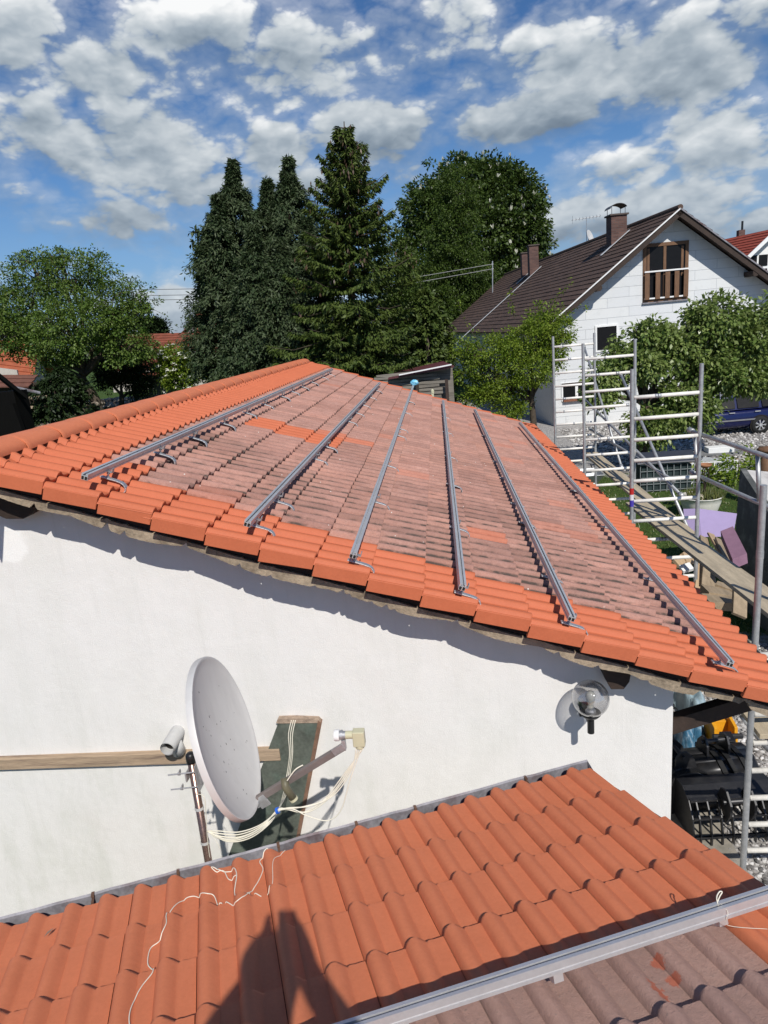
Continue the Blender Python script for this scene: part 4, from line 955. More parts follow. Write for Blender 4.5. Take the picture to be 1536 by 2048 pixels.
# dark slab leaning, with pale slab behind
M_SLAB = mat('scraped_dark_slab', (.085, .09, .085), .8, 0, var=.2, vscale=3, stain=(.24, .24, .23), sscale=3.5, samt=.6)
s0 = [(4.75, 11.5, 0.0), (5.02, 11.98, 2.07), (4.66, 8.9, 1.30), (4.55, 8.6, 0.0)]
tag(MB().prism(s0, (.10, .01, 0)).build('leaning_panel', M_SLAB, None), 'big scraped dark grey panel standing on edge at the right side', 'panel')
s1 = [(5.13, 11.99, 2.04), (5.9, 12.3, 1.86), (5.6, 9.0, 1.25), (4.80, 8.9, 1.24)]
tag(MB().prism(s1, (0, 0, -.08)).build('slab', mat('pale_slab', (.52, .50, .47), .9, 0, var=.12, stain=(.25, .22, .2), sscale=4), None), 'pale slab lying flat behind the dark panel', 'slab')
# planter, bowl, shelf, fence
pt = thing('planter', 'big round white planter tub with grass and soil on the lawn', 'planter', gnd(1410, 1040))
PC = gnd(1410, 1037) + Vector((0, .3, 0)); PRr = .46
pl = MB(); pl.lathe([(0, 0), (.30, 0), (.37, .12), (.44, .34), (PRr, .46), (PRr + .02, .47), (PRr - .01, .48), (PRr - .04, .40), (0, .39)], PC, 28); pl.build('tub', mat('planter_white', (.72, .70, .63), .7, 0, var=.08, stain=(.4, .38, .3), sscale=4), pt, smooth=True)
MB().lathe([(0, .41), (PRr - .05, .40)], PC, 24).build('soil', mat('soil', (.04, .028, .02), .95, 0, var=.3, vscale=20, bump=.8, bscale=40), pt)
st_ = thing('garden_ornament', 'terracotta bowl on thin legs standing in the white planter', 'ornament', PC + Vector((.08, 0, .4)))
BC = PC + Vector((.08, 0, 1.12))
MB().lathe([(0, 0), (.05, .01), (.12, .06), (.15, .11), (.14, .11), (.10, .06), (0, .03)], BC, 20).build('bowl', mat('terracotta', (.34, .16, .08), .8), st_, smooth=True)
lg = MB()
for a in (0, 2.1, 4.2): lg.tube(smooth_path([BC + Vector((.05 * math.cos(a), .05 * math.sin(a), 0)), BC + Vector((.09 * math.cos(a), .09 * math.sin(a), -.2)), BC + Vector((.02 * math.cos(a), .02 * math.sin(a), -.4)), BC + Vector((.03 * math.cos(a), .03 * math.sin(a), -.74))], 4), .012, 6)
lg.build('leg', M_DARKWOOD, st_)
jg = thing('clay_jug', 'small pale clay jug lying in the white planter', 'jug', PC + Vector((-.10, -.25, .44)))
MB().lathe([(0, .10), (.05, .09), (.075, .04), (.06, -.03), (.045, -.05), (.055, -.07), (.04, -.07), (.035, -.04), (0, -.035)], PC + Vector((-.10, -.25, .50)), 16, axis=(.2, 1, .1)).build('body', mat('pale_clay', (.62, .55, .42), .7), jg, smooth=True)
gf = thing('garden_fence', 'low white wire fence along the back of the lawn', 'fence', gnd(1370, 978))
y_f = 19.3
for k in range(9):
    x = 5.6 + .30 * k; MB().box((x, y_f, .3), (.025, .025, .6)).build('post', M_WHITE, gf)
for z in (.04, .58): MB().box((6.8, y_f, z), (2.45, .02, .025)).build('bar', M_WHITE, gf)
sv = thing('potting_bench', 'grey potting bench with rounded pale back panel behind the white fence', 'bench', gnd(1440, 970) + Vector((0, .6, 0)))
q = [at(x, y, 20.2) for x, y in ((1402, 957), (1402, 922), (1407, 914), (1434, 917), (1464, 913), (1470, 920), (1470, 956))]
MB().prism(q, (0, .05, 0)).build('panel', mat('zinc_panel', (.50, .52, .54), .6, .1, var=.1, vscale=3, stain=(.33, .36, .36), sscale=2, samt=.5), sv)
MB().beam(at(1376, 908, 20.5), at(1482, 903, 20.5), .55, .05).build('shelf', mat('shelf_grey', (.20, .20, .20), .8, 0, var=.2), sv)
for px in (1382, 1474): 
    p = at(px, 915, 20.4); MB().box((p.x, p.y, p.z / 2), (.06, .06, p.z)).build('leg', M_OLDWOOD, sv)
tb = MB(); p = at(1438, 903, 20.5); tb.box(p + Vector((0, 0, .07)), (.72, .36, .16)); tag(tb.build('flower_box', M_WHITE, None, bevel=.01), 'white plastic trough on the grey potting bench', 'trough')
cr = thing('wire_crate', 'dark wire mesh crate under a dark cover on the lawn', 'crate', gnd(1345, 985))
c0 = gnd(1345, 985) + Vector((-.1, .6, 0)); wr_ = MB()
for k in range(9):
    x = c0.x - .7 + 1.4 * k / 8
    for y in (c0.y - .45, c0.y + .45): wr_.box((x, y, .4), (.014, .014, .8))
for k in range(5):
    for y in (c0.y - .45, c0.y + .45): wr_.box((c0.x, y, .05 + .18 * k), (1.42, .014, .014))
wr_.build('mesh_sides', mat('wire_grey', (.35, .37, .37), .5, .4), cr)
MB().box((c0.x, c0.y, .36), (1.3, .8, .68)).build('contents', mat('dark_contents', (.02, .035, .035), .8, 0, var=.3), cr)
MB().prism([(c0.x - .8, c0.y - .55, .82), (c0.x + .8, c0.y - .55, .80), (c0.x + .75, c0.y - .1, 1.0), (c0.x - .75, c0.y - .1, 1.02)], (0, .02, .03)).build('cover', mat('dark_cover', (.035, .04, .055), .5), cr)
ps = thing('wooden_post', 'stout brown wooden post with a wider cap at the right edge, by the gravel', 'post', gnd(1530, 985))
p = at(1531, 985, 16.6); MB().tube([(p.x, p.y, 0), (p.x, p.y, 1.35)], .14, 14).build('shaft', M_BROWNWOOD, ps, smooth=True); MB().lathe([(0, 0), (.20, .0), (.24, .05), (.20, .10), (0, .14)], (p.x, p.y, 1.34), 14).build('cap', M_BROWNWOOD, ps, smooth=True)
wb = thing('wheelbarrow', 'steel wheelbarrow standing beside the far scaffold frames', 'wheelbarrow', gnd(1150, 905))
p = Vector((3.9, 19.0, 0)); b = MB(); b.add([p + Vector(v) for v in ((-.35, -.5, .62), (.35, -.5, .62), (.35, .45, .62), (-.35, .45, .62), (-.18, -.25, .3), (.18, -.25, .3), (.18, .2, .3), (-.18, .2, .3))], [(4, 5, 6, 7), (0, 1, 5, 4), (1, 2, 6, 5), (2, 3, 7, 6), (3, 0, 4, 7)])
o = b.build('tray', M_STEEL, wb); so = o.modifiers.new('solid', 'SOLIDIFY'); so.thickness = .01
b = MB()
for s in (-1, 1): b.tube([p + Vector((s * .05, -.75, .2)), p + Vector((s * .22, -.2, .29)), p + Vector((s * .3, .95, .62))], .017, 8); b.tube([p + Vector((s * .25, .3, .4)), p + Vector((s * .28, .35, 0.0))], .016, 8)
b.build('frame', M_BLACK, wb); b = MB(); b.lathe([(.10, -.04), (.19, -.045), (.20, 0), (.19, .045), (.10, .04)], p + Vector((0, -.78, .2)), 18, axis=(1, 0, 0)); b.build('wheel', M_BLACK, wb)

# ------------------------------------------------------------------ white house behind, with its long brown roof
HB = Vector((6.5, 31.6, 0)); HG = Vector((.9942, .1078, 0)); HR = Vector((-.1078, .9942, 0)); HAZ = math.atan2(HG.y, HG.x)
house = thing('white_house', 'white panelled house with long brown tile roof, brick chimneys and brown balcony window', 'house', HB, HAZ)
def siding():
    m = bpy.data.materials.new('white_panels'); m.use_nodes = True; N = NT(m.node_tree)
    out = N.n('ShaderNodeOutputMaterial'); b = N.n('ShaderNodeBsdfPrincipled'); N.l(b.outputs[0], out.inputs[0])
    tc = N.n('ShaderNodeTexCoord'); sep = N.n('ShaderNodeSeparateXYZ'); N.l(tc.outputs['Object'], sep.inputs[0])
    cm = N.n('ShaderNodeCombineXYZ'); N.l(N.m('ADD', sep.outputs[0], sep.outputs[1]), cm.inputs[0]); N.l(sep.outputs[2], cm.inputs[1])
    br = N.n('ShaderNodeTexBrick'); N.l(cm.outputs[0], br.inputs['Vector']); br.inputs['Scale'].default_value = 1.0; br.inputs['Brick Width'].default_value = 1.9; br.inputs['Row Height'].default_value = .41
    br.inputs['Mortar Size'].default_value = .010; br.inputs['Mortar Smooth'].default_value = .3; br.offset = .5
    br.inputs['Color1'].default_value = (.70, .71, .70, 1); br.inputs['Color2'].default_value = (.65, .665, .67, 1); br.inputs['Mortar'].default_value = (.50, .52, .53, 1)
    nz = N.noise(tc.outputs['Object'], 3, 6, .65)
    N.l(N.mix(N.m('MULTIPLY', N.step(nz, .5, .75), .35), br.outputs['Color'], (.50, .51, .50)), b.inputs['Base Color']); b.inputs['Roughness'].default_value = .85
    bn = N.n('ShaderNodeBump'); bn.inputs['Strength'].default_value = .6; bn.inputs['Distance'].default_value = .02; bn.invert = True
    N.l(br.outputs['Fac'], bn.inputs['Height']); N.l(bn.outputs[0], b.inputs['Normal']); return m
M_SIDE = siding()
AX, AZ, EXL, EZ, EXR = 3.70, 8.66, -2.27, 4.21, 9.65            # apex, eaves (local x along the gable)
HL = 34.0; OV = .8
def hbuild(b, name, m, par=house, **k): return b.build(name, m, par, world=False, **k)
slope = (AZ - EZ) / (AX - EXL)
def under(x): return AZ - .22 - slope * abs(x - AX)
WL, WR = -1.45, 8.85
hbuild(MB().prism([(WL, 0, -.3), (WR, 0, -.3), (WR, 0, under(WR)), (AX, 0, under(AX)), (WL, 0, under(WL))], (0, .3, 0)), 'gable_wall', M_SIDE)
M_HRENDER = mat('house_render', (.62, .60, .55), .9, 0, var=.05)
hbuild(MB().box((WL + .15, HL / 2, under(WL) / 2 - .1), (.3, HL - .7, under(WL) + .1)), 'side_wall', M_HRENDER)
hbuild(MB().box((WR - .15, HL / 2, under(WR) / 2 - .1), (.3, HL - .7, under(WR) + .1)), 'side_wall', M_HRENDER)
hbuild(MB().prism([(WL, HL - .6, -.3), (WR, HL - .6, -.3), (WR, HL - .6, under(WR)), (AX, HL - .6, under(AX)), (WL, HL - .6, under(WL))], (0, .3, 0)), 'gable_wall', M_HRENDER)
def roof_tile_mat():
    m = bpy.data.materials.new('brown_roof_tile'); m.use_nodes = True; N = NT(m.node_tree)
    out = N.n('ShaderNodeOutputMaterial'); b = N.n('ShaderNodeBsdfPrincipled'); N.l(b.outputs[0], out.inputs[0])
    tc = N.n('ShaderNodeTexCoord'); sep = N.n('ShaderNodeSeparateXYZ'); N.l(tc.outputs['Object'], sep.inputs[0])
    n1 = N.noise(tc.outputs['Object'], .6, 6, .65); n2 = N.noise(tc.outputs['Object'], 9, 5, .65)
    c = N.ramp(N.m('ADD', N.m('MULTIPLY', n1, .5), N.m('MULTIPLY', n2, .5)), [(.32, (.066, .039, .027)), (.55, (.12, .070, .049)), (.72, (.20, .125, .090))])
    w = N.m('SINE', N.m('MULTIPLY', sep.outputs[1], 2 * math.pi / .15))
    c = N.mix(N.m('MULTIPLY', N.step(w, .2, -.9), .45), c, (.02, .014, .012)); N.l(c, b.inputs['Base Color']); b.inputs['Roughness'].default_value = .8
    bn = N.n('ShaderNodeBump'); bn.inputs['Distance'].default_value = .03; bn.inputs['Strength'].default_value = .8; N.l(w, bn.inputs['Height']); N.l(bn.outputs[0], b.inputs['Normal']); return m
M_BROOF = roof_tile_mat()
def roof_slope(sgn):
    b = MB(); ex = EXL if sgn < 0 else EXR; Ls = math.hypot(AX - ex, AZ - (EZ if sgn < 0 else AZ - slope * (EXR - AX))); n = int(Ls / .34)
    d = Vector((sgn * 1.0, 0, -slope)).normalized(); nn = Vector((sgn * slope, 0, 1)).normalized(); A = Vector((AX, 0, AZ - .04)); g = np.random.default_rng(4)
    for k in range(n + 1):
        for j in range(38):
            y0 = -OV + j * (HL + OV) / 38; y1 = y0 + (HL + OV) / 38 - .004; a = A + d * (Ls * k / (n + 1) - .03); c = A + d * (Ls * (k + 1) / (n + 1)); e = g.normal(0, .003)
            b.prism([a + Vector((0, y0, 0)) + nn * (.004 + e * .3), c + Vector((0, y0, 0)) + nn * (.036 + e), c + Vector((0, y0, 0)) + nn * (.004 + e), a + Vector((0, y0, 0)) - nn * .02], (0, y1 - y0, 0))
    o = hbuild(b, 'roof_slope', M_BROOF)
    hbuild(MB().prism([A + d * .0 - nn * .03 + Vector((0, -OV + .02, 0)), A + d * (Ls - .02) - nn * .03 + Vector((0, -OV + .02, 0)), A + d * (Ls - .02) - nn * .09 + Vector((0, -OV + .02, 0)), A - nn * .09 + Vector((0, -OV + .02, 0))], (0, HL + OV - .04, 0)), 'soffit', M_DARKWOOD, o)
    # barge: white drip edge and dark board
    hbuild(MB().prism([A - nn * .0 + Vector((0, -OV - .03, 0)), A + d * Ls + Vector((0, -OV - .03, 0)), A + d * Ls - nn * .05 + Vector((0, -OV - .03, 0)), A - nn * .05 + Vector((0, -OV - .03, 0))], (0, .03, 0)), 'rake_trim', M_WHITE if sgn < 0 else M_ZINC, o)
    hbuild(MB().prism([A - nn * .09 + Vector((0, -OV + .03, 0)), A + d * Ls - nn * .09 + Vector((0, -OV + .03, 0)), A + d * Ls - nn * .27 + Vector((0, -OV + .03, 0)), A - nn * .27 + Vector((0, -OV + .03, 0))], (0, .06, 0)), 'barge_board', M_DARKWOOD, o)
    return o, d, nn
rl, dl_, nl_ = roof_slope(-1); rr_, _, _ = roof_slope(1)
hbuild(MB().tube([(AX, -OV - .02, AZ - .02), (AX, HL, AZ - .02)], .11, 10), 'ridge', M_BROOF)
for x in (.35, 7.0):
    z = under(x) - .10; hbuild(MB().prism([(x - .13, -.75, z + .02), (x + .13, -.75, z), (x + .13, -.75, z - .12), (x + .05, -.75, z - .2), (x - .1, -.75, z - .2), (x - .13, -.75, z - .1)], (0, .74, 0)), 'purlin_end', M_DARKWOOD)
M_PANE = mat('window_glass', (.012, .012, .013), .25, 0, var=.1, spec=.12)
# balcony window
def win_frame(parent_name, x0, x1, z0, z1, m, bars=(), lab=None, fw=.10, dp=.06):
    b = MB()
    for (cx, cz, w, h) in (((x0 + x1) / 2, z1 - fw / 2, x1 - x0, fw), ((x0 + x1) / 2, z0 + fw / 2, x1 - x0, fw), (x0 + fw / 2, (z0 + z1) / 2, fw, z1 - z0 - 2 * fw), (x1 - fw / 2, (z0 + z1) / 2, fw, z1 - z0 - 2 * fw)):
        b.box((cx, -.02, cz), (w, dp, h))
    for x in bars: b.box((x, -.014, (z0 + z1) / 2), (.12, .05, z1 - z0 - 2 * fw))
    f = hbuild(b, parent_name, m); hbuild(MB().box(((x0 + x1) / 2, -.004, (z0 + z1) / 2), (x1 - x0 - 2 * fw, .012, z1 - z0 - 2 * fw)), 'pane', M_PANE, f); return f
bw = win_frame('balcony_window', 2.49, 4.44, 5.01, 7.40, M_BROWNWOOD, (3.42,), fw=.14)
for x in (2.72, 4.18): hbuild(MB().box((x, -.012, 6.6), (.10, .03, 1.2)), 'sash', M_BROWNWOOD, bw)
for x in (2.62, 3.08, 3.50, 3.90, 4.30): hbuild(MB().box((x, -.16, 5.66), (.20, .03, 1.08)), 'baluster', M_BROWNWOOD, bw)
for z in (5.16, 6.26): hbuild(MB().box((3.465, -.12, z), (1.88, .04, .06)), 'rail', M_WHITE, bw)
hbuild(MB().box((3.465, -.05, 4.985), (2.02, .10, .05)), 'sill', M_ZINC, bw)
win_frame('window', .40, 1.42, 3.1, 4.24, M_WHITE, fw=.08)
w2 = win_frame('window', -1.13, .20, 1.10, 1.9, M_WHITE, (-.45,), fw=.07)
hbuild(MB().box((-.46, -.05, 1.82), (1.3, .05, .14)), 'shutter_box', M_DARKWOOD, w2); hbuild(MB().box((-.46, -.08, 1.16), (1.2, .16, .16)), 'flower_trough', mat('flowers', (.22, .09, .05), .9, 0, var=.5, vscale=12), w2)
win_frame('window', 5.2, 6.4, .9, 2.1, M_WHITE, fw=.08)
# chimneys, placed on the left slope
M_BRICK = bpy.data.materials.new('chimney_brick'); M_BRICK.use_nodes = True
def brick(m):
    N = NT(m.node_tree); out = N.n('ShaderNodeOutputMaterial'); b = N.n('ShaderNodeBsdfPrincipled'); N.l(b.outputs[0], out.inputs[0])
    tc = N.n('ShaderNodeTexCoord'); sep = N.n('ShaderNodeSeparateXYZ'); N.l(tc.outputs['Object'], sep.inputs[0]); cm = N.n('ShaderNodeCombineXYZ'); N.l(N.m('ADD', sep.outputs[0], sep.outputs[1]), cm.inputs[0]); N.l(sep.outputs[2], cm.inputs[1])
    br = N.n('ShaderNodeTexBrick'); N.l(cm.outputs[0], br.inputs['Vector']); br.inputs['Scale'].default_value = 1; br.inputs['Brick Width'].default_value = .25; br.inputs['Row Height'].default_value = .08; br.inputs['Mortar Size'].default_value = .008
    br.inputs['Color1'].default_value = (.085, .042, .034, 1); br.inputs['Color2'].default_value = (.15, .078, .060, 1); br.inputs['Mortar'].default_value = (.09, .075, .07, 1); N.l(br.outputs[0], b.inputs[0]); b.inputs['Roughness'].default_value = .9
brick(M_BRICK)
def hpix(px, py):        # where a sight line meets the left roof slope, in house coordinates
    o = Vector((0, 0, H)) - HB; d = Vector(ray(px, py)); ol = Vector((o.dot(HG), o.dot(HR), o.z)); dv_ = Vector((d.dot(HG), d.dot(HR), d.z))
    A = Vector((AX, 0, AZ)); t = nl_.dot(A - ol) / nl_.dot(dv_); return ol + dv_ * t
for (px, py, sx, sy, ht, hood, fl) in ((1233, 482, .74, .70, 1.10, True, 1.1), (1067, 547, .62, .55, 1.75, False, 7.2), (1051, 552, .55, .5, 1.5, False, .9)):
    p = hpix(px, py)
    ch = hbuild(MB().box((p.x, p.y, p.z + ht / 2 - .5), (sx, sy, ht + 1.0)), 'chimney', M_BRICK); 
    hbuild(MB().box((p.x, p.y, p.z + ht + .035), (sx + .14, sy + .14, .07)), 'cap', mat('chimney_cap', (.10, .08, .07), .9), ch)
    if hood:
        b = MB(); n = 12
        arc = [(math.cos(R(20 + 150 * k / n)) * .40 - .03, math.sin(R(20 + 150 * k / n)) * .24 + ht + .26) for k in range(n + 1)]
        for k in range(n): b.prism([(p.x + arc[k][0], p.y - .42, p.z + arc[k][1]), (p.x + arc[k + 1][0], p.y - .42, p.z + arc[k + 1][1]), (p.x + arc[k + 1][0], p.y - .42, p.z + arc[k + 1][1] + .02), (p.x + arc[k][0], p.y - .42, p.z + arc[k][1] + .02)], (0, .84, 0))
        for sx_ in (-.33, .3):
            for sy_ in (-.3, .3): b.tube([(p.x + sx_, p.y + sy_, p.z + ht + .06), (p.x + sx_, p.y + sy_, p.z + ht + .42)], .014, 6)
        hbuild(b, 'hood', mat('hood_metal', (.12, .115, .11), .45, .6), ch)
    # pale lead flashing running down the slope beside it
    a0 = p - dl_ * .6 + nl_ * .05 + Vector((0, -sy / 2 - .06, 0)); a1 = a0 + dl_ * (fl + .6)
    hbuild(MB().beam(a0, a1, .24, .02, tuple(nl_)), 'flashing', mat('pale_flashing', (.62, .63, .63), .5, .2, var=.1), ch)
def hworld(p): return HB + HG * p.x + HR * p.y + Vector((0, 0, p.z))
# aerial and small dish on the ridge side, roof standpipe with the power cables
ae = thing('tv_aerial', 'thin television aerial on a mast above the brown roof ridge', 'aerial', hworld(Vector((AX + .3, 14.5, AZ - .3))))
b0 = hworld(Vector((AX + .3, 14.5, AZ - .3))); ty = b0.y; q0 = at(1174, 470, ty); q1 = at(1173, 435, ty)
MB().tube([(q1.x, ty, b0.z - .2), (q1.x, ty, q1.z)], .022, 8).build('mast', M_STEEL, ae); b = MB(); u0, u1 = at(1145, 440, ty), at(1200, 432, ty); b.tube([u0, u1], .016, 6)
for k in range(9):
    c = u0.lerp(u1, k / 8); b.tube([c + Vector((0, -.25, .0)), c + Vector((0, .25, .0))], .010, 6); b.tube([c + Vector((0, 0, -.10 - .14 * (k == 0))), c + Vector((0, 0, .10 + .14 * (k == 0)))], .012, 6)
b.build('antenna_bars', M_STEEL, ae)
sd_ = thing('satellite_dish', 'small grey satellite dish peeping over the brown roof ridge', 'satellite dish', b0 + Vector((.3, 0, 0)))
c = at(1181, 473, ty); MB().lathe([(.001, -.06), (.2, -.045), (.42, .0), (.43, .0), (.42, -.02), (.2, -.06), (.001, -.075)], c, 24, axis=(.8, -.55, .3)).build('reflector', M_DISH, sd_, smooth=True)
MB().tube([c + Vector((-.1, .1, .0)), (c.x - .1, c.y + .1, b0.z - .3)], .025, 8).build('mast', M_STEEL, sd_)
pp = hpix(985, 585); wp = hworld(pp); sp_ = thing('roof_standpipe', 'grey roof mast carrying two power cables above the brown roof', 'mast', wp)
tp = at(985, 522, wp.y); MB().tube([wp - Vector((0, 0, .3)), tp], .045, 10).build('pole', M_STEEL, sp_)
b = MB()
for dz in (.25, .62): b.tube([tp + Vector((-.08, 0, -dz)), tp + Vector((.05, 0, -dz))], .04, 8); 
b.build('insulators', M_GREYPL, sp_)
M_WIRE = mat('power_wire', (.14, .14, .14), .6)
for dz, px, py, lab in ((.25, 560, 585, 'upper of two power cables running from the roof mast into the trees'), (.62, 560, 598, 'lower of two power cables running from the roof mast into the trees')):
    a = tp + Vector((-.08, 0, -dz)); c = at(px, py, wp.y - 1); mid = (a + c) / 2 + Vector((0, 0, -.25))
    tag(MB().tube(smooth_path([a, mid, c], 10), .030, 6).build('power_cable', mat('grey_cable', (.24, .24, .23), .6), None, smooth=True), lab, 'cable')
for k, (y0, y1) in enumerate(((573, 571), (586, 582), (594, 592))):
    a, c = at(-60, y0, 75), at(640, y1, 70); mid = (a + c) / 2 - Vector((0, 0, .35))
    tag(MB().tube(smooth_path([a, mid, c], 8), .030, 5).build('power_line', M_WIRE, None), ('highest', 'middle', 'lowest')[k] + ' of the thin power lines against the sky at left', 'power line', 'power lines at left')

# ------------------------------------------------------------------ blue car
M_CAR = mat('dark_blue_paint', (.010, .014, .075), .18, .25, var=.05, spec=.8)
car = thing('parked_car', 'dark blue estate car parked on the pale gravel behind the tree', 'car', (10.2, 26.9, 0), R(3))
def car_body():
    st = [(-2.15, .42, .58, .66), (-2.05, .30, .74, .76), (-1.4, .24, .86, .82), (-.75, .22, .94, .85), (.2, .22, .95, .86), (1.2, .22, .96, .85), (1.75, .26, .97, .83), (2.12, .34, .93, .78), (2.22, .44, .80, .72)]
    b = MB(); n = 14
    for (x, zb, zt, hw) in st:
        for j in range(n):
            a = 2 * math.pi * j / n + .22; cx, sz = math.cos(a), math.sin(a); e = .42
            b.v.append((x, hw * math.copysign(abs(cx) ** e, cx), (zb + zt) / 2 + (zt - zb) / 2 * math.copysign(abs(sz) ** e, sz)))
    for i in range(len(st) - 1):
        for j in range(n): b.f.append((i * n + j, (i + 1) * n + j, (i + 1) * n + (j + 1) % n, i * n + (j + 1) % n))
    b.f.append(tuple(range(n))); b.f.append(tuple((len(st) - 1) * n + j for j in reversed(range(n)))); return b
hb2 = lambda b, name, m, par=car, **k: b.build(name, m, par, world=False, **k)
hb2(car_body(), 'body', M_CAR, smooth=True)
b = MB(); g_roof = [(-.85, .93, .80), (-.2, 1.36, .62), (.4, 1.46, .60), (1.4, 1.45, .60), (1.9, 1.34, .61), (2.14, .95, .76)]
for s in (-1, 1): pass
low = [(-.95, .92, .80), (-.2, .93, .82), (.4, .94, .82), (1.4, .95, .81), (1.95, .95, .79), (2.18, .93, .76)]
for (x, z, w), (lx, lz, lw_) in zip(g_roof, low):
    b.v += [(lx, -lw_, lz), (x, -w, z), (x, -w * .8, z + .025), (x, w * .8, z + .025), (x, w, z), (lx, lw_, lz)]
for i in range(5):
    for j in range(5): b.f.append((i * 6 + j, i * 6 + j + 1, (i + 1) * 6 + j + 1, (i + 1) * 6 + j))
b.f.append((0, 1, 2, 3, 4, 5)); b.f.append((35, 34, 33, 32, 31, 30)); hb2(b, 'cabin', M_CAR)
for s in (-1, 1):
    for x0, x1, t0, t1 in ((-.62, .42, -.12, .44), (.52, 1.28, .52, 1.28), (1.40, 1.98, 1.40, 1.80)):
        zz = 1.40 if x0 > 0 else 1.36
        q = [(x0, s * .83, .985), (x1, s * .83, .99), (t1, s * .650, zz), (t0, s * .650, zz)]; hb2(MB().prism(q, (0, s * .012, .004)), 'window', M_PANE)
    for x in (.30, 1.22): hb2(MB().box((x, s * .872, .84), (.20, .03, .03)), 'door_handle', M_ALU)
    hb2(MB().box((.25, s * .868, .56), (1.9, .025, .05)), 'rub_strip', mat('grey_trim', (.20, .20, .21), .5))
    hb2(MB().box((-.45, s * .93, .98), (.16, .14, .11)), 'mirror', M_CAR, bevel=.02)
    for x in (-1.32, 1.34):
        w = hb2(MB().lathe([(.20, -.10), (.31, -.10), (.325, -.06), (.325, .06), (.31, .10), (.20, .10)], (x, s * .80, .325), 28, axis=(0, 1, 0)), 'tyre', mat('tyre', (.015, .015, .015), .85), smooth=True)
        r = MB(); r.lathe([(.205, -.09), (.205, .09), (.185, .09), (.185, -.09)], (x, s * .80, .325), 28, axis=(0, 1, 0)); r.lathe([(0, -.04), (.06, -.04), (.06, .04), (0, .04)], (x, s * .87, .325), 14, axis=(0, 1, 0))
        for k in range(7):
            a = 2 * math.pi * k / 7
            for o_ in (-.10, .10): r.beam((x + .05 * math.cos(a), s * .885, .325 + .05 * math.sin(a)), (x + .195 * math.cos(a + o_), s * .885, .325 + .195 * math.sin(a + o_)), .02, .018, (0, 1, 0))
        hb2(r, 'rim', M_ALU, w); hb2(MB().lathe([(0, 0), (.19, 0)], (x, s * .80, .325), 20, axis=(0, 1, 0)), 'brake', M_DARK, w)
        hb2(MB().lathe([(.325, 0), (.365, .0)], (x, s * .862, .335), 28, axis=(0, 1, 0)), 'wheel_arch', M_DARK)
hb2(MB().box((2.21, .55, .80), (.06, .28, .16)), 'tail_light', mat('red_lens', (.35, .01, .01), .2)); hb2(MB().box((2.21, -.55, .80), (.06, .28, .16)), 'tail_light', MATS['red_lens'])
hb2(MB().box((-2.10, .52, .62), (.10, .3, .13)), 'headlight', M_PANE); hb2(MB().box((-2.10, -.52, .62), (.10, .3, .13)), 'headlight', M_PANE)

# ------------------------------------------------------------------ other buildings far off
def slab_roof(b, A, d, along, Ls, La, st, th=.05):
    n = max(3, int(Ls / st)); nn = Vector(d).cross(Vector(along)); nn = nn if nn.z > 0 else -nn
    for k in range(n):
        a = Vector(A) + Vector(d) * (Ls * k / n - .02); c = Vector(A) + Vector(d) * (Ls * (k + 1) / n)
        b.prism([a + nn * .0, c + nn * th, c, a - nn * .03], Vector(along) * La)
M_FARTILE = mat('old_red_tile', (.22, .065, .035), .85, 0, var=.25, vscale=2.5, bump=.5, bscale=14, stain=(.12, .06, .04), sscale=.8, samt=.6)
M_FARTILE2 = mat('orange_far_tile', (.36, .10, .045), .85, 0, var=.2, vscale=3)
M_FARWALL = mat('far_render', (.48, .45, .40), .9, 0, var=.08)
def barn(name, lab, apex0, apex1, half, drop, wall_z, mr, mw, cat='barn'):
    a0, a1 = Vector(apex0), Vector(apex1); al = (a1 - a0); La = al.length; al = al.normalized(); sd = Vector((al.y, -al.x, 0)).normalized()
    t = thing(name, lab, cat, (a0.x, a0.y, wall_z)); ang = math.atan2(drop, half); Ls = math.hypot(half, drop)
    for s in (-1, 1):
        b = MB(); slab_roof(b, a0 - al * .4, sd * s * math.cos(ang) + Vector((0, 0, -math.sin(ang))), al, Ls + .4, La + .8, .36); b.build('roof', mr, t)
    for p in (a0, a1 - al * .2):
        b = MB(); b.prism([p + sd * half + Vector((0, 0, -drop - .06)), p + Vector((0, 0, -.08)), p - sd * half + Vector((0, 0, -drop - .06)), Vector((p.x - sd.x * half, p.y - sd.y * half, wall_z)), Vector((p.x + sd.x * half, p.y + sd.y * half, wall_z))], al * .2); b.build('gable_wall', mw, t)
    for s in (-1, 1):
        c = (a0 + a1) / 2 + sd * s * (half - .1); zt = a0.z - drop - .04; b = MB(); b.box((c.x, c.y, (zt + wall_z) / 2), (.2, La - .4, zt - wall_z), Matrix((sd, al, Vector((0, 0, 1)))).transposed()); b.build('side_wall', mw, t)
    return t
a = at(268, 669, 52); c = at(470, 662, 52); barn('barn', 'long low barn with weathered red tile roof left of the dark conifers', a, c, 5.0, 2.6, 1.8, M_FARTILE, M_FARWALL)
a = at(390, 641, 60); barn('barn', 'grey boarded barn gable beyond the red tile roof', a, a + Vector((2.5, 12, 0)), 3.4, 2.5, 1.5, M_FARTILE, mat('grey_boards', (.24, .22, .21), .9, 0, var=.25, vscale=2, stretch=(6, 6, .5)))
a = at(402, 620, 56); c = at(520, 612, 57); barn('barn', 'taller brick red roof just showing left of the conifers', a, c, 5.0, 5.0, 1.5, mat('brick_red_tile', (.26, .085, .05), .85, 0, var=.2, vscale=3), mat('brick_far', (.25, .10, .065), .9))
a = at(-220, 650, 36); c = at(62, 688, 38); barn('barn', 'bright orange tile roof behind the apple tree at the left edge', a, c, 3.2, 2.1, 1.9, M_FARTILE2, M_FARWALL, 'house')
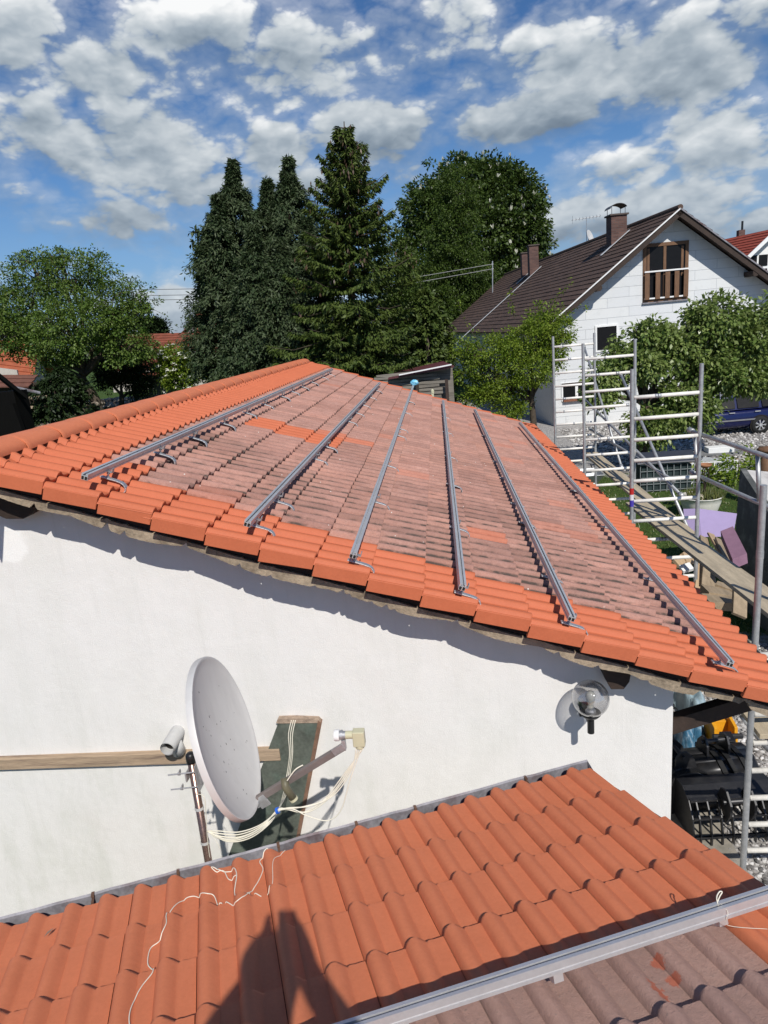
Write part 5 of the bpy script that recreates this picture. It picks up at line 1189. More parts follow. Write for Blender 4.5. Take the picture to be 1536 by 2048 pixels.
# low shed with brown tile roof and zinc gutter by the rubble
ls = thing('garden_shed', 'low garden shed with brown tile roof and pale gutter at far left', 'shed', at(40, 790, 25))
b = MB(); A = at(-40, 750, 26.6); slab_roof(b, A, (Vector((.1, -1, -.42))).normalized(), Vector((1, .25, -.10)).normalized(), 1.1, 2.15, .34); b.build('roof', mat('brown_shed_tile', (.16, .07, .05), .85, 0, var=.25, vscale=4), ls)
MB().tube([at(20, 773, 24.9), at(80, 786, 25.6)], .06, 8).build('gutter', M_ZINC, ls)
p = at(30, 790, 26.2); MB().box((p.x, p.y + .3, p.z - .3), (3.0, .2, 1.4), Matrix.Rotation(R(14), 3, 'Z')).build('wall', M_DARKWOOD, ls)
# near hut corner at the left edge, its shade put into the black colour
M_HUT_SHADE = mat('shade_black_boards', (.004, .0038, .0035), .9, 0, var=.3, vscale=6, stretch=(8, 8, .5), spec=.1)
hut = thing('shaded_hut', 'dark timber hut corner, blackened for shade, with overhanging eave at the left edge', 'hut', (-11.5, 17.2, 2.2))
e1 = at(55, 791, 17); wq = at(26, 800, 17)
MB().box((wq.x - 1.5, 17.4, 2.9), (3.0, .6, 2.6)).build('wall', M_HUT_SHADE, hut)
A = at(-70, 690, 17.0); MB().prism([A, e1, e1 - Vector((0.02, 0, .10)), A - Vector((0, 0, .14))], (-.25, .25, 0)).build('roof', M_HUT_SHADE, hut); MB().box((wq.x + .02, 17.05, 2.9), (.2, .16, 2.0), Matrix.Rotation(R(-8), 3, 'Y')).build('corner_post', M_HUT_SHADE, hut)
# timber shed behind the long roof
ts = thing('timber_shed', 'weathered grey timber shed with maroon sheet roof behind the far end of the long roof', 'shed', (-.6, 22, 0))
r0, r1, r2, r3 = at(776, 756, 21.5), at(908, 731, 21.5), at(886, 722, 23.0), at(790, 744, 23.6)
MB().prism([r0, r1, r2, r3], (0, 0, -.05)).build('roof', mat('maroon_sheet', (.11, .035, .04), .5, .1, var=.15, vscale=3, stretch=(1, .3, 1)), ts)
MB().beam(at(798, 750, 21.45), at(903, 729, 21.45), .05, .035).build('roof_edge_strip', M_WHITE, ts)
M_GBOARD = mat('grey_boarding', (.20, .18, .15), .95, 0, var=.35, vscale=1.6, bump=.6, bscale=8, stain=(.07, .06, .05), sscale=1.2, samt=.7, stretch=(.5, .5, 8))
MB().prism([at(748, 765, 21.9), at(905, 736, 21.9), (at(905, 736, 21.9).x, 21.9, 0), (at(748, 765, 21.9).x, 21.9, 0)], (0, .12, 0)).build('wall', M_GBOARD, ts)
b = MB(); g_ = np.random.default_rng(8)
for k in range(13):
    z = 2.2 + k * .11; x0, x1 = -2.1 + g_.uniform(-.1, .5), .2 + g_.uniform(-.3, .3); b.box(((x0 + x1) / 2, 21.80, z), (x1 - x0, .04, .085), Matrix.Rotation(R(g_.normal(0, .6)), 3, 'Y'))
b.build('cladding', M_GBOARD, ts)
for px in (833, 893): p = at(px, 760, 21.3); MB().box((p.x, 21.6, p.z / 2), (.10, .10, p.z)).build('post', M_DARKWOOD, ts)
p = at(843, 775, 20.8); MB().box((p.x, 20.8, p.z / 2 - .1), (.09, .09, p.z - .2)).build('post', M_WHITE, ts)
wpst = at(865, 786, 20.0); o = MB(); o.box((wpst.x, 20.0, wpst.z / 2), (.07, .07, wpst.z)); o.lathe([(0, .0), (.05, 0), (.05, .08), (0, .12)], (wpst.x, 20.0, wpst.z), 10); tag(o.build('garden_post', M_CREAM, None), 'slim pale post in front of the grey timber shed', 'post')
# red roofed house far right
rh = thing('red_roof_house', 'house with red tile roof and white glazed gable behind the white house at right', 'house', at(1520, 700, 62))
ap = at(1540, 459, 60); rgl = Vector((-.25, 1, 0)).normalized(); sdx = Vector((1, .25, 0)).normalized()
b = MB(); dls = (-sdx * math.cos(R(38)) + Vector((0, 0, -math.sin(R(38))))); slab_roof(b, ap + rgl * -1.0, dls, rgl, 8.5, 16, .36); dls2 = (sdx * math.cos(R(38)) + Vector((0, 0, -math.sin(R(38))))); slab_roof(b, ap + rgl * -1.0, dls2, rgl, 8.5, 16, .36); b.build('roof', mat('red_tile', (.30, .06, .035), .8, 0, var=.18, vscale=2), rh)
hw_ = 6.2; dz_ = hw_ * math.tan(R(38)); MB().prism([ap - sdx * hw_ - Vector((0, 0, dz_)), ap - Vector((0, 0, .15)), ap + sdx * hw_ - Vector((0, 0, dz_)), ap + sdx * hw_ - Vector((0, 0, 10)), ap - sdx * hw_ - Vector((0, 0, 10))], rgl * .3).build('gable_wall', M_WHITE, rh)
for k in range(-4, 5):
    for r_ in range(3):
        x = k * .95 + .475; z = -3.3 + r_ * 1.05
        if abs(x) + .45 > (-(z + .5)) / math.tan(R(38)) - .2: continue
        c = ap + sdx * x + Vector((0, 0, z)) - rgl * .02; MB().prism([c + sdx * sx * .38 + Vector((0, 0, sz * .42)) for sx, sz in ((-1, -1), (1, -1), (1, 1), (-1, 1))], rgl * -.03).build('window', M_PANE, rh)
for s in (-1,):
    e0 = ap + rgl * -1.05 + Vector((0, 0, .0)); MB().beam(e0, e0 + dls * 8.3, .05, .28).build('barge_board', M_WHITE, rh)
pc = at(1481, 478, 64); MB().box((pc.x, pc.y, pc.z), (.5, .5, 1.4)).build('chimney', M_BRICK, rh); MB().tube([pc + Vector((.1, 0, .6)), pc + Vector((.1, 0, 1.4))], .09, 8).build('flue', M_BLACK, rh)

# ------------------------------------------------------------------ trees and shrubs
def nrm(a): return a / np.maximum(np.linalg.norm(a, axis=-1, keepdims=True), 1e-9)
def leaf_obj(name, P, D, Nn, L, W, m, parent, fold=.12):
    P, D, Nn = np.asarray(P, float), nrm(np.asarray(D, float)), np.asarray(Nn, float); n = len(P); S = nrm(np.cross(D, Nn)); U = np.cross(S, D)
    L = np.broadcast_to(np.asarray(L, float), (n,))[:, None]; W = np.broadcast_to(np.asarray(W, float), (n,))[:, None]
    V = np.stack([P, P + D * L * .45 + S * W * .5 + U * W * fold, P + D * L - U * W * fold, P + D * L * .45 - S * W * .5 + U * W * fold], 1).reshape(-1, 3) - np.array(wloc(parent))
    me = bpy.data.meshes.new(name); me.vertices.add(4 * n); me.vertices.foreach_set('co', V.ravel().astype(np.float32))
    me.loops.add(4 * n); me.loops.foreach_set('vertex_index', np.arange(4 * n, dtype=np.int32)); me.polygons.add(n)
    me.polygons.foreach_set('loop_start', np.arange(0, 4 * n, 4, dtype=np.int32)); me.polygons.foreach_set('loop_total', np.full(n, 4, np.int32))
    me.update(calc_edges=True); return link_mesh(name, me, m, parent)
def limb(b, p, q, r0, r1, g, wob=.06, k=6):
    p, q = Vector(p), Vector(q); L = (q - p).length; pts = []; rs = []
    for i in range(k + 1):
        t = i / k; o = Vector(g.normal(0, wob * L, 3)) * math.sin(math.pi * t) * .6; pts.append(p.lerp(q, t) + o + Vector((0, 0, L * .05 * math.sin(math.pi * t)))); rs.append(r0 + (r1 - r0) * t)
    b.tube(pts, rs, 7); return pts
def broad_tree(name, lab, base, fork, lobes, n_cl, per, leaf, clr, m, trunk_r, seed, cat='tree', group=None, droop=.3, bark=None, shell=.55, flowers=None, trunk_path=None):
    """trunk up to a fork, limbs to each lobe (centre, radii), twig clusters of leaves in the lobes"""
    g = np.random.default_rng(seed); base, fork = Vector(base), Vector(fork)
    t = thing(name, lab, cat, base, 0, group)
    b = MB(); pts = trunk_path or [base - Vector((0, 0, .2)), base.lerp(fork, .5) + Vector(g.normal(0, .06, 3)), fork]
    sp = smooth_path(pts, 5); b.tube(sp, [trunk_r * (1.25 - .5 * i / (len(sp) - 1)) for i in range(len(sp))], 10)
    vol = np.array([np.prod(l[1]) ** (2 / 3) for l in lobes]); vol = vol / vol.sum(); C = []
    for (c, r), w in zip(lobes, vol):
        c = np.array(c); r = np.array(r); lp = limb(b, fork - Vector((0, 0, g.uniform(0, .3))), Vector(c - np.array([0, 0, r[2] * .3])), trunk_r * .6, trunk_r * .18, g)
        k = max(4, int(n_cl * w)); d = nrm(g.normal(size=(k, 3))); rad = g.uniform(shell ** 3, 1.0, k) ** (1 / 3) * (1 + .16 * g.normal(size=k)); cc = c + d * rad[:, None] * r; C.append(np.concatenate([cc, d], 1))
        for i in range(min(k, 16)):
            s = lp[g.integers(3, len(lp))]; limb(b, s, Vector(cc[i]), trunk_r * .16, trunk_r * .03, g, .08, 4)
    b.build('trunk', bark or M_BARK, t, smooth=True)
    C = np.concatenate(C); k = len(C); idx = np.repeat(np.arange(k), per); cs = clr * g.uniform(.6, 1.35, k)
    off = nrm(g.normal(size=(len(idx), 3))) * (g.random(len(idx)) ** .45)[:, None] * (1.55 * cs[idx])[:, None] * np.array([1, 1, .72]); P = C[idx, :3] + off
    D = nrm(C[idx, 3:] * .8 + nrm(off) * .8 + g.normal(size=(len(idx), 3)) * .6 + np.array([0, 0, -droop])); Nn = nrm(g.normal(size=(len(idx), 3)) * .6 + np.array([0, 0, 1.0]))
    L = leaf[0] * g.uniform(.65, 1.3, len(idx)); leaf_obj('foliage', P, D, Nn, L, L * leaf[1], m, t)
    if flowers:
        nf, fl, fw, fm, updir = flowers; sel = g.choice(k, nf, replace=nf > k); q = C[sel]; o = q[:, :3] + q[:, 3:] * clr * .9 + g.normal(size=(nf, 3)) * clr * .5
        if updir:      # upright candles
            rep = 5; oo = np.repeat(o, rep, 0); dd = nrm(g.normal(size=(len(oo), 3)) * .25 + np.array([0, 0, 1.0])); leaf_obj('flowers', oo, dd, nrm(g.normal(size=(len(oo), 3))), fl * g.uniform(.7, 1.2, len(oo)), fw, fm, t)['kind'] = 'stuff'
        else:
            rep = 8; oo = np.repeat(o, rep, 0) + g.normal(size=(nf * rep, 3)) * fl * .7 * np.array([1, 1, .25]); dd = nrm(g.normal(size=(len(oo), 3)) * np.array([1, 1, .2])); leaf_obj('flowers', oo, dd, nrm(g.normal(size=(len(oo), 3)) * .3 + np.array([0, -.3, 1.0])), fl, fw, fm, t)['kind'] = 'stuff'
    return t
def pl(px, py, y, rx, ry=None, rz=None):
    """a crown lobe seen around (px,py) at distance y; radii given in picture units there"""
    s = ppm(px, py, y); ry = ry or rx; c = at(px, py, y); return ((c.x, c.y, c.z), (rx / s, (rz or (rx + ry) / 2) / s, ry / s))
def spray_tree(name, lab, base, top, rfun, n_br, per, ln, wd, m, seed, cat='conifer', group=None, rise=.25, droop=.35, lean=0.0, flat=.5):
    """columnar conifer: branch tips on an uneven envelope, each carrying overlapping sprays that hang at the tip"""
    g = np.random.default_rng(seed); base, top = np.array(base, float), np.array(top, float); Hh = top[2] - base[2]
    t = thing(name, lab, cat, base, 0, group); b = MB(); b.tube([Vector(base), Vector(base * .5 + top * .5), Vector(top)], [.16, .10, .02], 8); b.build('trunk', M_BARK, t, smooth=True)
    z = g.uniform(0, 1, n_br) ** .8; ang = g.uniform(0, 2 * math.pi, n_br); ax = base + (top - base) * z[:, None]
    lump = 1 + .17 * np.sin(ang * 3 + z * 17 + seed) + .14 * np.sin(ang * 5 - z * 29) + .20 * g.normal(size=n_br)
    Rr = np.array([rfun(q) for q in z]) * np.clip(lump, .4, 1.6); out = np.stack([np.cos(ang), np.sin(ang), np.zeros(n_br)], 1)
    idx = np.repeat(np.arange(n_br), per); s = g.uniform(.25, 1.0, len(idx)) ** .6; rr = Rr[idx]
    P = ax[idx] + out[idx] * (rr * s)[:, None]; P[:, 2] += rr * rise * s - rr * droop * np.clip(s - .6, 0, 1) ** 2 * 4
    P += g.normal(size=P.shape) * np.array([.10, .10, .09]) * (.5 + rr[:, None] * .35)
    D = nrm(out[idx] * .75 + g.normal(size=P.shape) * .5 + np.array([0, 0, -.25]) - np.array([0, 0, .8]) * np.clip(s - .6, 0, 1)[:, None]); Nn = nrm(out[idx] * .6 + g.normal(size=P.shape) * flat + np.array([0, 0, .7]))
    L = ln * g.uniform(.6, 1.4, len(idx)); leaf_obj('foliage', P, D, Nn, L, L * wd, m, t); return t
LM_APPLE = leaf_mat('apple_leaves', (.040, .092, .010), (.090, .165, .022), (.19, .26, .06), .34, gloss=.02)
LM_CYP = leaf_mat('cypress_sprays', (.017, .037, .011), (.034, .062, .020), (.090, .118, .055), .15, .6, .02)
LM_SPR = leaf_mat('spruce_needles', (.022, .044, .006), (.050, .085, .012), (.105, .14, .028), .16, .6, .02)
LM_CHE = leaf_mat('chestnut_leaves', (.024, .050, .008), (.048, .088, .014), (.090, .135, .026), .28, gloss=.03)
LM_BIR = leaf_mat('birch_leaves', (.030, .062, .008), (.054, .096, .013), (.088, .13, .022), .3, gloss=.02)
LM_PLUM = leaf_mat('plum_leaves', (.080, .155, .010), (.16, .25, .020), (.27, .34, .045), .42, gloss=.02)
LM_BIG = leaf_mat('broad_leaves', (.085, .150, .026), (.165, .245, .055), (.30, .36, .12), .38, .35, .03)
LM_DARK = leaf_mat('dark_leaves', (.008, .018, .005), (.015, .030, .008), (.028, .048, .014), .12, gloss=.02)
LM_OLIVE = leaf_mat('olive_leaves', (.040, .060, .010), (.070, .095, .018), (.11, .13, .03), .3, gloss=.03)
LM_BLOOM = leaf_mat('cream_bloom', (.42, .43, .30), (.55, .55, .43), (.68, .68, .58), .2)
LM_CONE = leaf_mat('spruce_cones', (.06, .035, .018), (.09, .05, .025), (.13, .075, .04), .0)

# apple tree at the left
ab_ = at(200, 838, 29); af = at(168, 745, 29)
broad_tree('apple_tree', 'loose spreading apple tree at the left edge with leaning trunk', ab_, af,
    [pl(60, 600, 29, 75, 60), pl(150, 545, 29, 80, 42), pl(10, 670, 28, 60, 55), pl(150, 650, 28, 95, 60), pl(230, 610, 29, 70, 55), pl(250, 685, 28.5, 50, 50), pl(105, 700, 28, 60, 40), pl(275, 620, 29, 32, 22), pl(-50, 620, 29, 70, 80), pl(60, 520, 29, 38, 18), pl(112, 512, 29, 30, 14)],
    1500, 34, (.105, .62), .19, LM_APPLE, .20, 11, trunk_path=[ab_ - Vector((0, 0, .3)), at(190, 800, 29), at(165, 760, 29.1), af], shell=.35)
# long thin shoots of its crown
def shoots(name_parent, paths, m, seed, leaf=.10, dens=26):
    g = np.random.default_rng(seed); P = []
    for pth in paths:
        sp = smooth_path(pth, 6); b = MB(); b.tube(sp, [.016 - .011 * i / (len(sp) - 1) for i in range(len(sp))], 5); b.build('shoot', M_BARK, name_parent)
        for i in range(dens):
            q = sp[g.integers(2, len(sp))]; P.append(np.array(q) + g.normal(0, .06, 3))
    P = np.array(P); leaf_obj('foliage', P, g.normal(size=P.shape) + np.array([0, 0, -.3]), g.normal(size=P.shape) * .5 + np.array([0, 0, 1]), leaf * g.uniform(.7, 1.3, len(P)), leaf * .55, m, name_parent)
apple = [o for o in COL.objects if o.name == 'apple_tree'][0]
shoots(apple, [[at(60, 560, 29), at(25, 540, 29), at(32, 512, 29), at(60, 500, 29), at(85, 496, 29)], [at(100, 530, 29), at(115, 505, 29), at(130, 503, 29), at(140, 520, 29)], [at(150, 540, 29), at(158, 520, 29), at(175, 530, 29), at(182, 542, 29)],
    [at(200, 570, 29), at(215, 545, 29), at(235, 548, 29), at(262, 566, 29)], [at(235, 600, 29), at(270, 600, 29), at(300, 615, 29), at(330, 631, 29)], [at(230, 590, 29), at(262, 585, 29), at(280, 600, 29), at(300, 628, 29)], [at(20, 560, 29), at(2, 540, 29), at(-10, 530, 29)]], LM_APPLE, 5, .11, 40)
# dark clipped conifer and small dark tree under it
cb0 = at(112, 872, 27); spray_tree('dark_shrub', 'dark dense upright evergreen shrub behind the ridge, left of the apple trunk', (cb0.x, 27, cb0.z - .4), at(120, 740, 27), lambda z: 1.0 * (1 - z ** 4) * (.8 + .3 * math.sin(z * 3)), 320, 40, .16, .5, LM_DARK, 21, 'shrub')
sb = at(240, 835, 31); broad_tree('small_tree', 'small dark round tree between the apple trunk and the plank fence', (sb.x, 31, sb.z), at(243, 790, 31), [pl(238, 738, 31, 46, 34), pl(276, 765, 31, 28, 32), pl(215, 755, 31, 26, 24)], 330, 34, (.10, .6), .16, LM_DARK, .13, 23, shell=.3)
ob = at(300, 790, 33); broad_tree('hazel_bush', 'olive green bush between the dark small tree and the white flowering bush', (ob.x, 33, ob.z - .4), at(300, 760, 33), [pl(262, 700, 33, 45, 36), pl(300, 715, 33, 36, 32), pl(325, 745, 32.6, 26, 40), pl(225, 715, 33, 34, 30)], 300, 30, (.11, .6), .18, LM_OLIVE, .08, 25, 'bush', shell=.35)
db = at(365, 800, 31); broad_tree('flowering_bush', 'bush with flat white flower heads beside the dark conifers', (db.x, 31, db.z - .4), at(363, 765, 31), [pl(352, 715, 31, 34, 28), pl(385, 735, 31, 26, 30), pl(350, 755, 31, 28, 26), pl(330, 735, 31, 18, 22)], 260, 30, (.12, .6), .16, LM_PLUM, .07, 27, 'bush', shell=.5, flowers=(120, .10, .11, leaf_mat('white_bloom', (.62, .62, .52), (.75, .75, .66), (.82, .82, .76), .2), False))
# plank fence and rubble in the garden
fn = thing('plank_fence', 'grey upright plank fence behind the ridge, left of the flowering bush', 'fence', at(310, 790, 32))
g_ = np.random.default_rng(4)
for k in range(17):
    p = at(262 + 5.4 * k, 745 + 1.2 * k + g_.uniform(-3, 3), 32); MB().box((p.x, 32, p.z - .75), (.10, .025, 1.5), Matrix.Rotation(R(g_.normal(0, 2)), 3, 'Y')).build('plank', mat('silver_plank', (.20, .19, .17), .9, 0, var=.3, vscale=3, stretch=(8, 8, .6)), fn)
p0, p1 = at(255, 765, 32.1), at(360, 785, 32.1); MB().beam(p0, p1, .04, .08).build('fence_rail', M_OLDWOOD, fn)
rz_ = lambda x, y: gz(x, y) + .9 * ss(y, 27.0, 29.0) * ss(31.5 - y, 0, 1.2)
M_RUB = island_mat('rubble_stone', [(0, (.10, .08, .06)), (.4, (.24, .19, .14)), (.8, (.38, .32, .25)), (1, (.55, .50, .43))])
rc_ = at(60, 820, 27); tag(stones('rubble', 1500, (rc_.x - 2.6, rc_.x + 2.0, 26.0, 29.5), .06, .20, M_RUB, lambda x, y: gz(x, y) + .55 * ss(y, 25.8, 28.2), 6), 'heap of brown rubble and stones in the garden at left', 'rubble')
rc_ = at(235, 800, 33); tag(stones('rubble', 900, (rc_.x - 3, rc_.x + 3, 33.4, 35.0), .06, .17, M_RUB, lambda x, y: gz(x, y) + .3 * ss(y, 33, 34.5), 7), 'low heap of rubble under the small dark tree', 'rubble')
for (px0, py0, px1, py1, lab) in ((28, 798, 95, 793, 'long grey timber beam lying on the rubble at left'), (30, 817, 95, 812, 'brown timber beam lying lower across the rubble at left')):
    board('timber', at(px0, py0, 26.0), at(px1, py1, 26.3), .14, .10, M_OLDWOOD, lab, 'beam')

# cypresses: a ragged row with nodding tips
def cyp(px, py, y, rmax, seed, lab, n=420):
    tp_ = at(px, py, y); bz = gz(tp_.x, y); lean_ = at(px, 760, y); hh = tp_.z - bz
    def rf(z):
        d = (1 - z) * hh
        return .04 + .14 * min(1, d / .8) + max(0, rmax * (1 - math.exp(-max(0, d - .8) / (1.65 * rmax))) * (.80 + .20 * min(1, z * 5)))
    return spray_tree('cypress', lab, (lean_.x, y, bz), tp_, rf, int(n * 1.25), 120, .145, .30, LM_CYP, seed, 'conifer', 'dark cypresses behind the roof', .45, .55)
cyp(436, 393, 26.0, .95, 41, 'leftmost and lowest dark cypress, with side shoots nodding against the sky', n=360)
cyp(465, 324, 27.0, 1.40, 42, 'tall dark cypress with a thin nodding tip, second from the left', n=440)
cyp(535, 362, 28.5, 1.55, 43, 'dark cypress with a blunt tip between the two taller ones')
cyp(577, 318, 27.5, 1.55, 44, 'tall narrow-tipped dark cypress beside the spruce', n=430)
cyp(614, 440, 26.5, 1.3, 45, 'low dark cypress squeezed between the narrow-tipped one and the spruce')
cyp(505, 455, 25.2, 1.25, 46, 'low dark cypress in front of the tall pair', n=380)
cyp(562, 480, 25.2, 1.25, 47, 'low dark cypress nearest the end of the orange ridge', n=360)
cl = [o for o in COL.objects if o.name == 'cypress'][0]
shoots(cl, [[at(425, 475, 26), at(405, 468, 26), at(392, 462, 26), at(388, 466, 26)], [at(420, 500, 26), at(402, 492, 26), at(389, 490, 26)], [at(425, 560, 26), at(408, 552, 26), at(393, 552, 26)], [at(462, 345, 27), at(464, 330, 27), at(468, 328, 27), at(470, 336, 27)]], LM_CYP, 6, .22, 60)
# spruce
def spruce():
    g = np.random.default_rng(51); y = 24.0; top = np.array(at(688, 243, y)); base = np.array([at(700, 760, y).x, y, gz(-2.3, y)])
    t = thing('spruce', 'tall spruce with layered branches and hanging brown cones, its top highest of all the trees', 'conifer', base); Hh = top[2] - base[2]
    b = MB(); b.tube([Vector(base), Vector(base * .4 + top * .6), Vector(top)], [.20, .11, .015], 8); P = []; D = []; Ls = []; CP = []
    zz = 0.0; k = 0
    while zz < Hh - .15:
        f = zz / Hh; d = Hh - zz; L = min(2.7, .22 + .46 * d ** .86); nb = 7
        for j in range(nb):
            a = 2 * math.pi * (j + .37 * k) / nb + g.normal(0, .22); LL = L * g.uniform(.55, 1.25); o = np.array([math.cos(a), math.sin(a), 0]); c = base + (top - base) * ((zz + g.uniform(-.12, .12)) / Hh)
            n = 9; up_ = .42 if d < 2.5 else (.18 if d < 5 else -.05); pts = [c + o * LL * s + np.array([0, 0, LL * (up_ * s - .50 * s * s * (1 - s * .55) + .18 * s ** 4)]) for s in np.linspace(0, 1, n)]
            if k % 2 == 0 or d < 3: b.tube([Vector(p) for p in pts[::2]], [.03, .022, .016, .010, .006], 5)
            sd_ = np.array([-o[1], o[0], 0]); m_ = int(80 + 190 * LL)
            s = g.uniform(.04, 1.0, m_) ** .85; ii = s * (n - 1); i0 = np.minimum(ii.astype(int), n - 2); fr_ = (ii - i0)[:, None]; pa = np.array(pts); pp_ = pa[i0] * (1 - fr_) + pa[i0 + 1] * fr_
            side = g.normal(size=m_); wdt = .32 * LL * (1.15 - s) * g.uniform(.2, 1, m_); pp_ = pp_ + sd_ * (np.sign(side) * wdt)[:, None] + np.array([0, 0, -1.0]) * (np.abs(wdt) * .35 + g.uniform(0, .10, m_))[:, None]
            P.append(pp_); D.append(o * .55 + sd_ * (np.sign(side) * .55)[:, None] + np.array([0, 0, -.55]) + g.normal(size=(m_, 3)) * .3)
            if d < 5.5 and g.random() < .75:
                q = pa[-1 - g.integers(0, 3)]; nc = g.integers(2, 6); CP.append(q + g.normal(0, .10, (nc, 3)) - np.array([0, 0, .12]))
        zz += .24 if d > 3 else .25; k += 1
    P = np.concatenate(P); D = np.concatenate(D); g2 = g.normal(size=P.shape)
    b.build('trunk', M_BARK, t, smooth=True); L = .15 * g.uniform(.6, 1.4, len(P)); leaf_obj('foliage', P, D, g2 * .6 + np.array([0, 0, 1]), L, L * .32, LM_SPR, t)
    CP = np.concatenate(CP); co_ = leaf_obj('cones', np.repeat(CP, 2, 0), np.tile(np.array([0, 0, -1.0]), (2 * len(CP), 1)) + g.normal(0, .12, (2 * len(CP), 3)), g.normal(size=(2 * len(CP), 3)), .16, .05, LM_CONE, t); co_['kind'] = 'stuff'
spruce()
# mixed foliage right of the spruce
sb = at(800, 760, 27); broad_tree('larch', 'pale olive fine-leaved tree right of the spruce behind the timber shed', (sb.x, 27, 0), at(795, 660, 27), [pl(790, 520, 27, 40, 60), pl(815, 610, 27, 45, 70), pl(770, 640, 26.5, 45, 70), pl(825, 690, 26.5, 36, 50), pl(760, 700, 26, 40, 45)], 520, 36, (.11, .45), .20, LM_BIR, .14, 61, shell=.3)
for i, (px, py, y, lab) in enumerate(((848, 585, 25.5, 'dark clipped column conifer behind the timber shed roof'), (872, 600, 26.5, 'second dark column conifer, nearest the brown roof eave'))):
    tp_ = at(px, py, y); spray_tree('column_conifer', lab, (tp_.x, y, 0), tp_, lambda z: .62 * (1 - z ** 3) + .05, 260, 40, .16, .45, LM_SPR, 63 + i, 'conifer', 'column conifers by the brown roof', .5, .2)
# birch and horse chestnut
sb = at(915, 720, 70); broad_tree('birch', 'fine-leaved birch standing in front of the flowering horse chestnut', (sb.x, 70, 0), at(915, 620, 70), [pl(915, 385, 70, 44, 55), pl(905, 460, 70, 58, 60), pl(925, 540, 70, 66, 60), pl(860, 560, 70, 55, 60), pl(880, 640, 69, 66, 60), pl(950, 600, 70, 40, 50)], 1500, 50, (.20, .5), .46, LM_BIR, .28, 71, shell=.25, droop=.9)
sb = at(970, 720, 80); broad_tree('horse_chestnut', 'big round horse chestnut with pale flower candles, tallest leafy tree', (sb.x, 80, 0), at(960, 560, 80), [pl(930, 370, 80, 66, 48), pl(1010, 400, 80, 66, 56), pl(860, 430, 80, 54, 58), pl(1045, 460, 80, 50, 58), pl(950, 470, 79, 95, 76), pl(1035, 540, 80, 56, 56), pl(850, 520, 80, 52, 66), pl(960, 590, 80, 105, 76), pl(830, 620, 79, 56, 66), pl(985, 352, 80, 36, 24)], 2600, 46, (.38, .6), .52, LM_CHE, .5, 73, shell=.68, flowers=(700, .50, .19, LM_BLOOM, True))
# little plum in front of the white house
sb = gnd(1068, 853); broad_tree('plum_tree', 'small bright green plum tree with crooked trunk in front of the white house', (sb.x * .78, sb.y * .78, 0), at(1062, 790, 25), [pl(1000, 705, 25, 62, 34), pl(1060, 680, 25, 58, 40), pl(1000, 770, 25, 58, 34), pl(1085, 640, 25, 34, 30), pl(945, 735, 25, 36, 24), pl(1105, 705, 25, 32, 38), pl(1060, 745, 24.5, 46, 34), pl(1020, 815, 25, 40, 24), pl(960, 790, 25, 36, 24), pl(1125, 660, 25, 26, 34), pl(930, 700, 25, 26, 22)], 1000, 28, (.095, .5), .155, LM_PLUM, .12, 81, shell=.3)
plum = [o for o in COL.objects if o.name == 'plum_tree'][0]
shoots(plum, [[at(1090, 640, 25), at(1110, 600, 25), at(1140, 565, 25)], [at(1100, 650, 25), at(1140, 620, 25), at(1175, 612, 25)], [at(1030, 640, 25), at(1022, 600, 25), at(1020, 578, 25)], [at(960, 690, 25), at(930, 640, 25), at(915, 600, 25)], [at(970, 700, 25), at(935, 690, 25), at(905, 672, 25)], [at(1110, 700, 25), at(1140, 690, 25), at(1150, 660, 25)]], LM_PLUM, 9, .11, 42)
# broad-leaved fruit tree before the gable
sb = gnd(1285, 905); broad_tree('fruit_tree', 'broad-leaved fruit tree with spread boughs before the white gable and the blue car', (sb.x * .92, sb.y * .92, 0), at(1290, 800, 21.5), [pl(1250, 712, 21.5, 46, 26), pl(1300, 672, 21.5, 46, 30), pl(1350, 690, 21.5, 50, 36), pl(1440, 640, 21.5, 58, 44), pl(1500, 690, 21.5, 60, 70), pl(1410, 720, 21.5, 60, 42), pl(1290, 730, 21, 42, 30), pl(1455, 760, 21, 56, 34), pl(1215, 750, 21, 34, 36), pl(1380, 820, 21, 50, 40), pl(1300, 850, 21, 45, 40), pl(1200, 790, 21, 28, 26), pl(1350, 790, 21, 24, 26), pl(1560, 640, 21.5, 40, 50), pl(1520, 760, 21, 36, 30), pl(1395, 640, 21.5, 24, 28)], 1500, 26, (.145, .55), .18, LM_BIG, .16, 91, shell=.25, droop=.8)
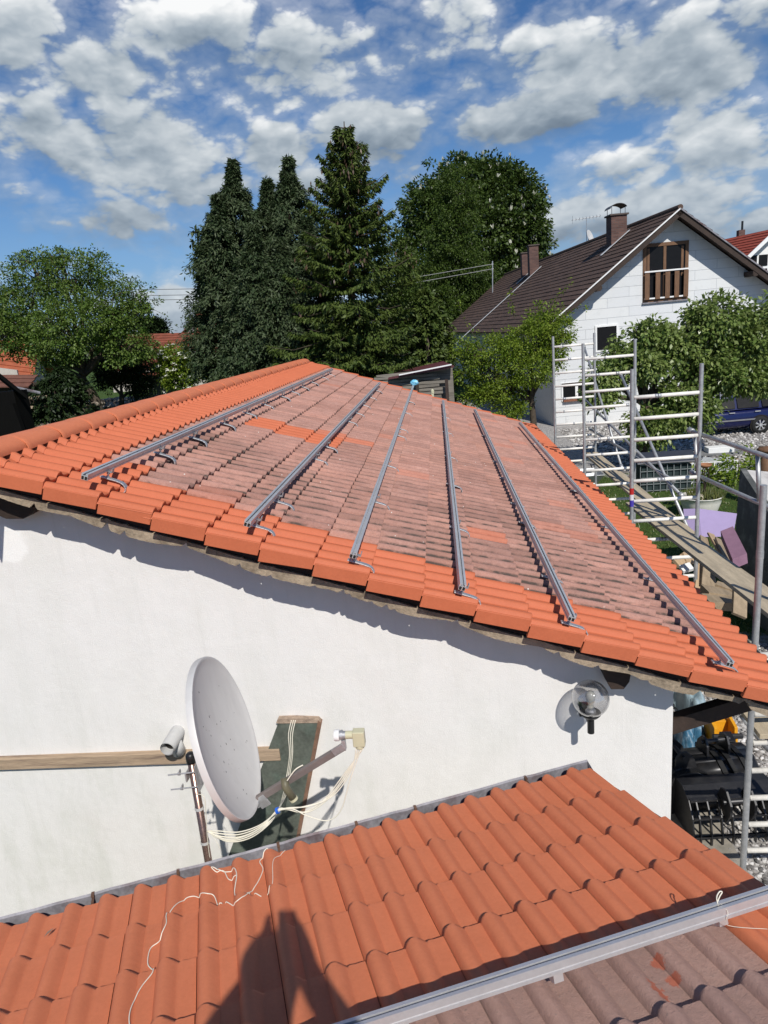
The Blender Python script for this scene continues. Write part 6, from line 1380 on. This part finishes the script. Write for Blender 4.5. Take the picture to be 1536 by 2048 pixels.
# planter grasses, lawn weeds, leafy patch at the right
def tuft(name, c, n, h, rad, m, parent=None, seed=1, lab=None, cat=None):
    g = np.random.default_rng(seed); a = g.uniform(0, 6.28, n); r = rad * np.sqrt(g.random(n)); P = np.stack([c[0] + r * np.cos(a), c[1] + r * np.sin(a), np.full(n, c[2])], 1); D = g.normal(size=(n, 3)) * .4 + np.array([0, 0, 1])
    o = leaf_obj(name, P, D, g.normal(size=(n, 3)), h * g.uniform(.5, 1.3, n), h * .09, m, parent)
    if lab: tag(o, lab, cat)
    return o
LM_GRASS = leaf_mat('grass_blades', (.05, .085, .015), (.10, .14, .03), (.22, .22, .06), .3)
tuft('planter_grass', (PC.x + .1, PC.y, .40), 700, .24, .40, LM_GRASS, pt, 3)
g_ = np.random.default_rng(5); n = 16000; X_ = g_.uniform(3.3, 9, n); Y_ = g_.uniform(9.8, 21, n)
o = leaf_obj('lawn_grass', np.stack([X_, Y_, np.zeros(n)], 1), g_.normal(size=(n, 3)) * .5 + np.array([0, 0, 1]), g_.normal(size=(n, 3)), .07 * g_.uniform(.5, 1.5, n), .016, LM_GRASS, None); o['kind'] = 'stuff'; o['label'] = 'short lawn grass round the white planter'; o['category'] = 'grass'
p = gnd(1500, 965); broad_tree('weed_clump', 'low leafy weeds beside the gravel and the wooden post', (p.x, p.y, 0), (p.x, p.y, .3), [((p.x, p.y, .35), (.9, .7, .35)), ((p.x - 1.0, p.y + .3, .25), (.5, .5, .25)), ((p.x + .9, p.y + .6, .5), (.8, .6, .45))], 90, 18, (.12, .6), .14, LM_PLUM, .03, 95, 'weeds')
# distant trees closing the view
for i, (px, py, y, r, lab) in enumerate(((308, 650, 70, 14, 'small far dark tree beside the barn ridge at left'), (215, 655, 66, 50, 'far dark tree behind the apple tree'), (60, 665, 68, 55, 'far tree behind the orange roof at the left edge'), (1010, 415, 90, 30, 'far tree crown just over the brown ridge'))):
    if py < 500: continue
    c = at(px, py, y); broad_tree('distant_tree', lab, (c.x, y, 1.5), (c.x, y, c.z - 1.0), [pl(px, py, y, r, r * .8), pl(px + r * .8, py + r * .5, y, r * .6), pl(px - r * .8, py + r * .4, y, r * .6)], 120, 24, (.35, .6), .5, LM_DARK, .2, 101 + i, shell=.4)
b = leaf_obj
n = 9000; g_ = np.random.default_rng(9); X_ = g_.uniform(-140, 160, n); hgt_ = 3.5 + 1.5 * np.sin(X_ * .09) + 1.0 * np.sin(X_ * .31)
o = leaf_obj('woodland', np.stack([X_, 150 + g_.uniform(0, 12, n), g_.random(n) * hgt_ + 1.0], 1), g_.normal(size=(n, 3)), g_.normal(size=(n, 3)), 2.6, 1.7, LM_DARK, None); o['kind'] = 'stuff'; o['label'] = 'far belt of woodland on the horizon'; o['category'] = 'woodland'
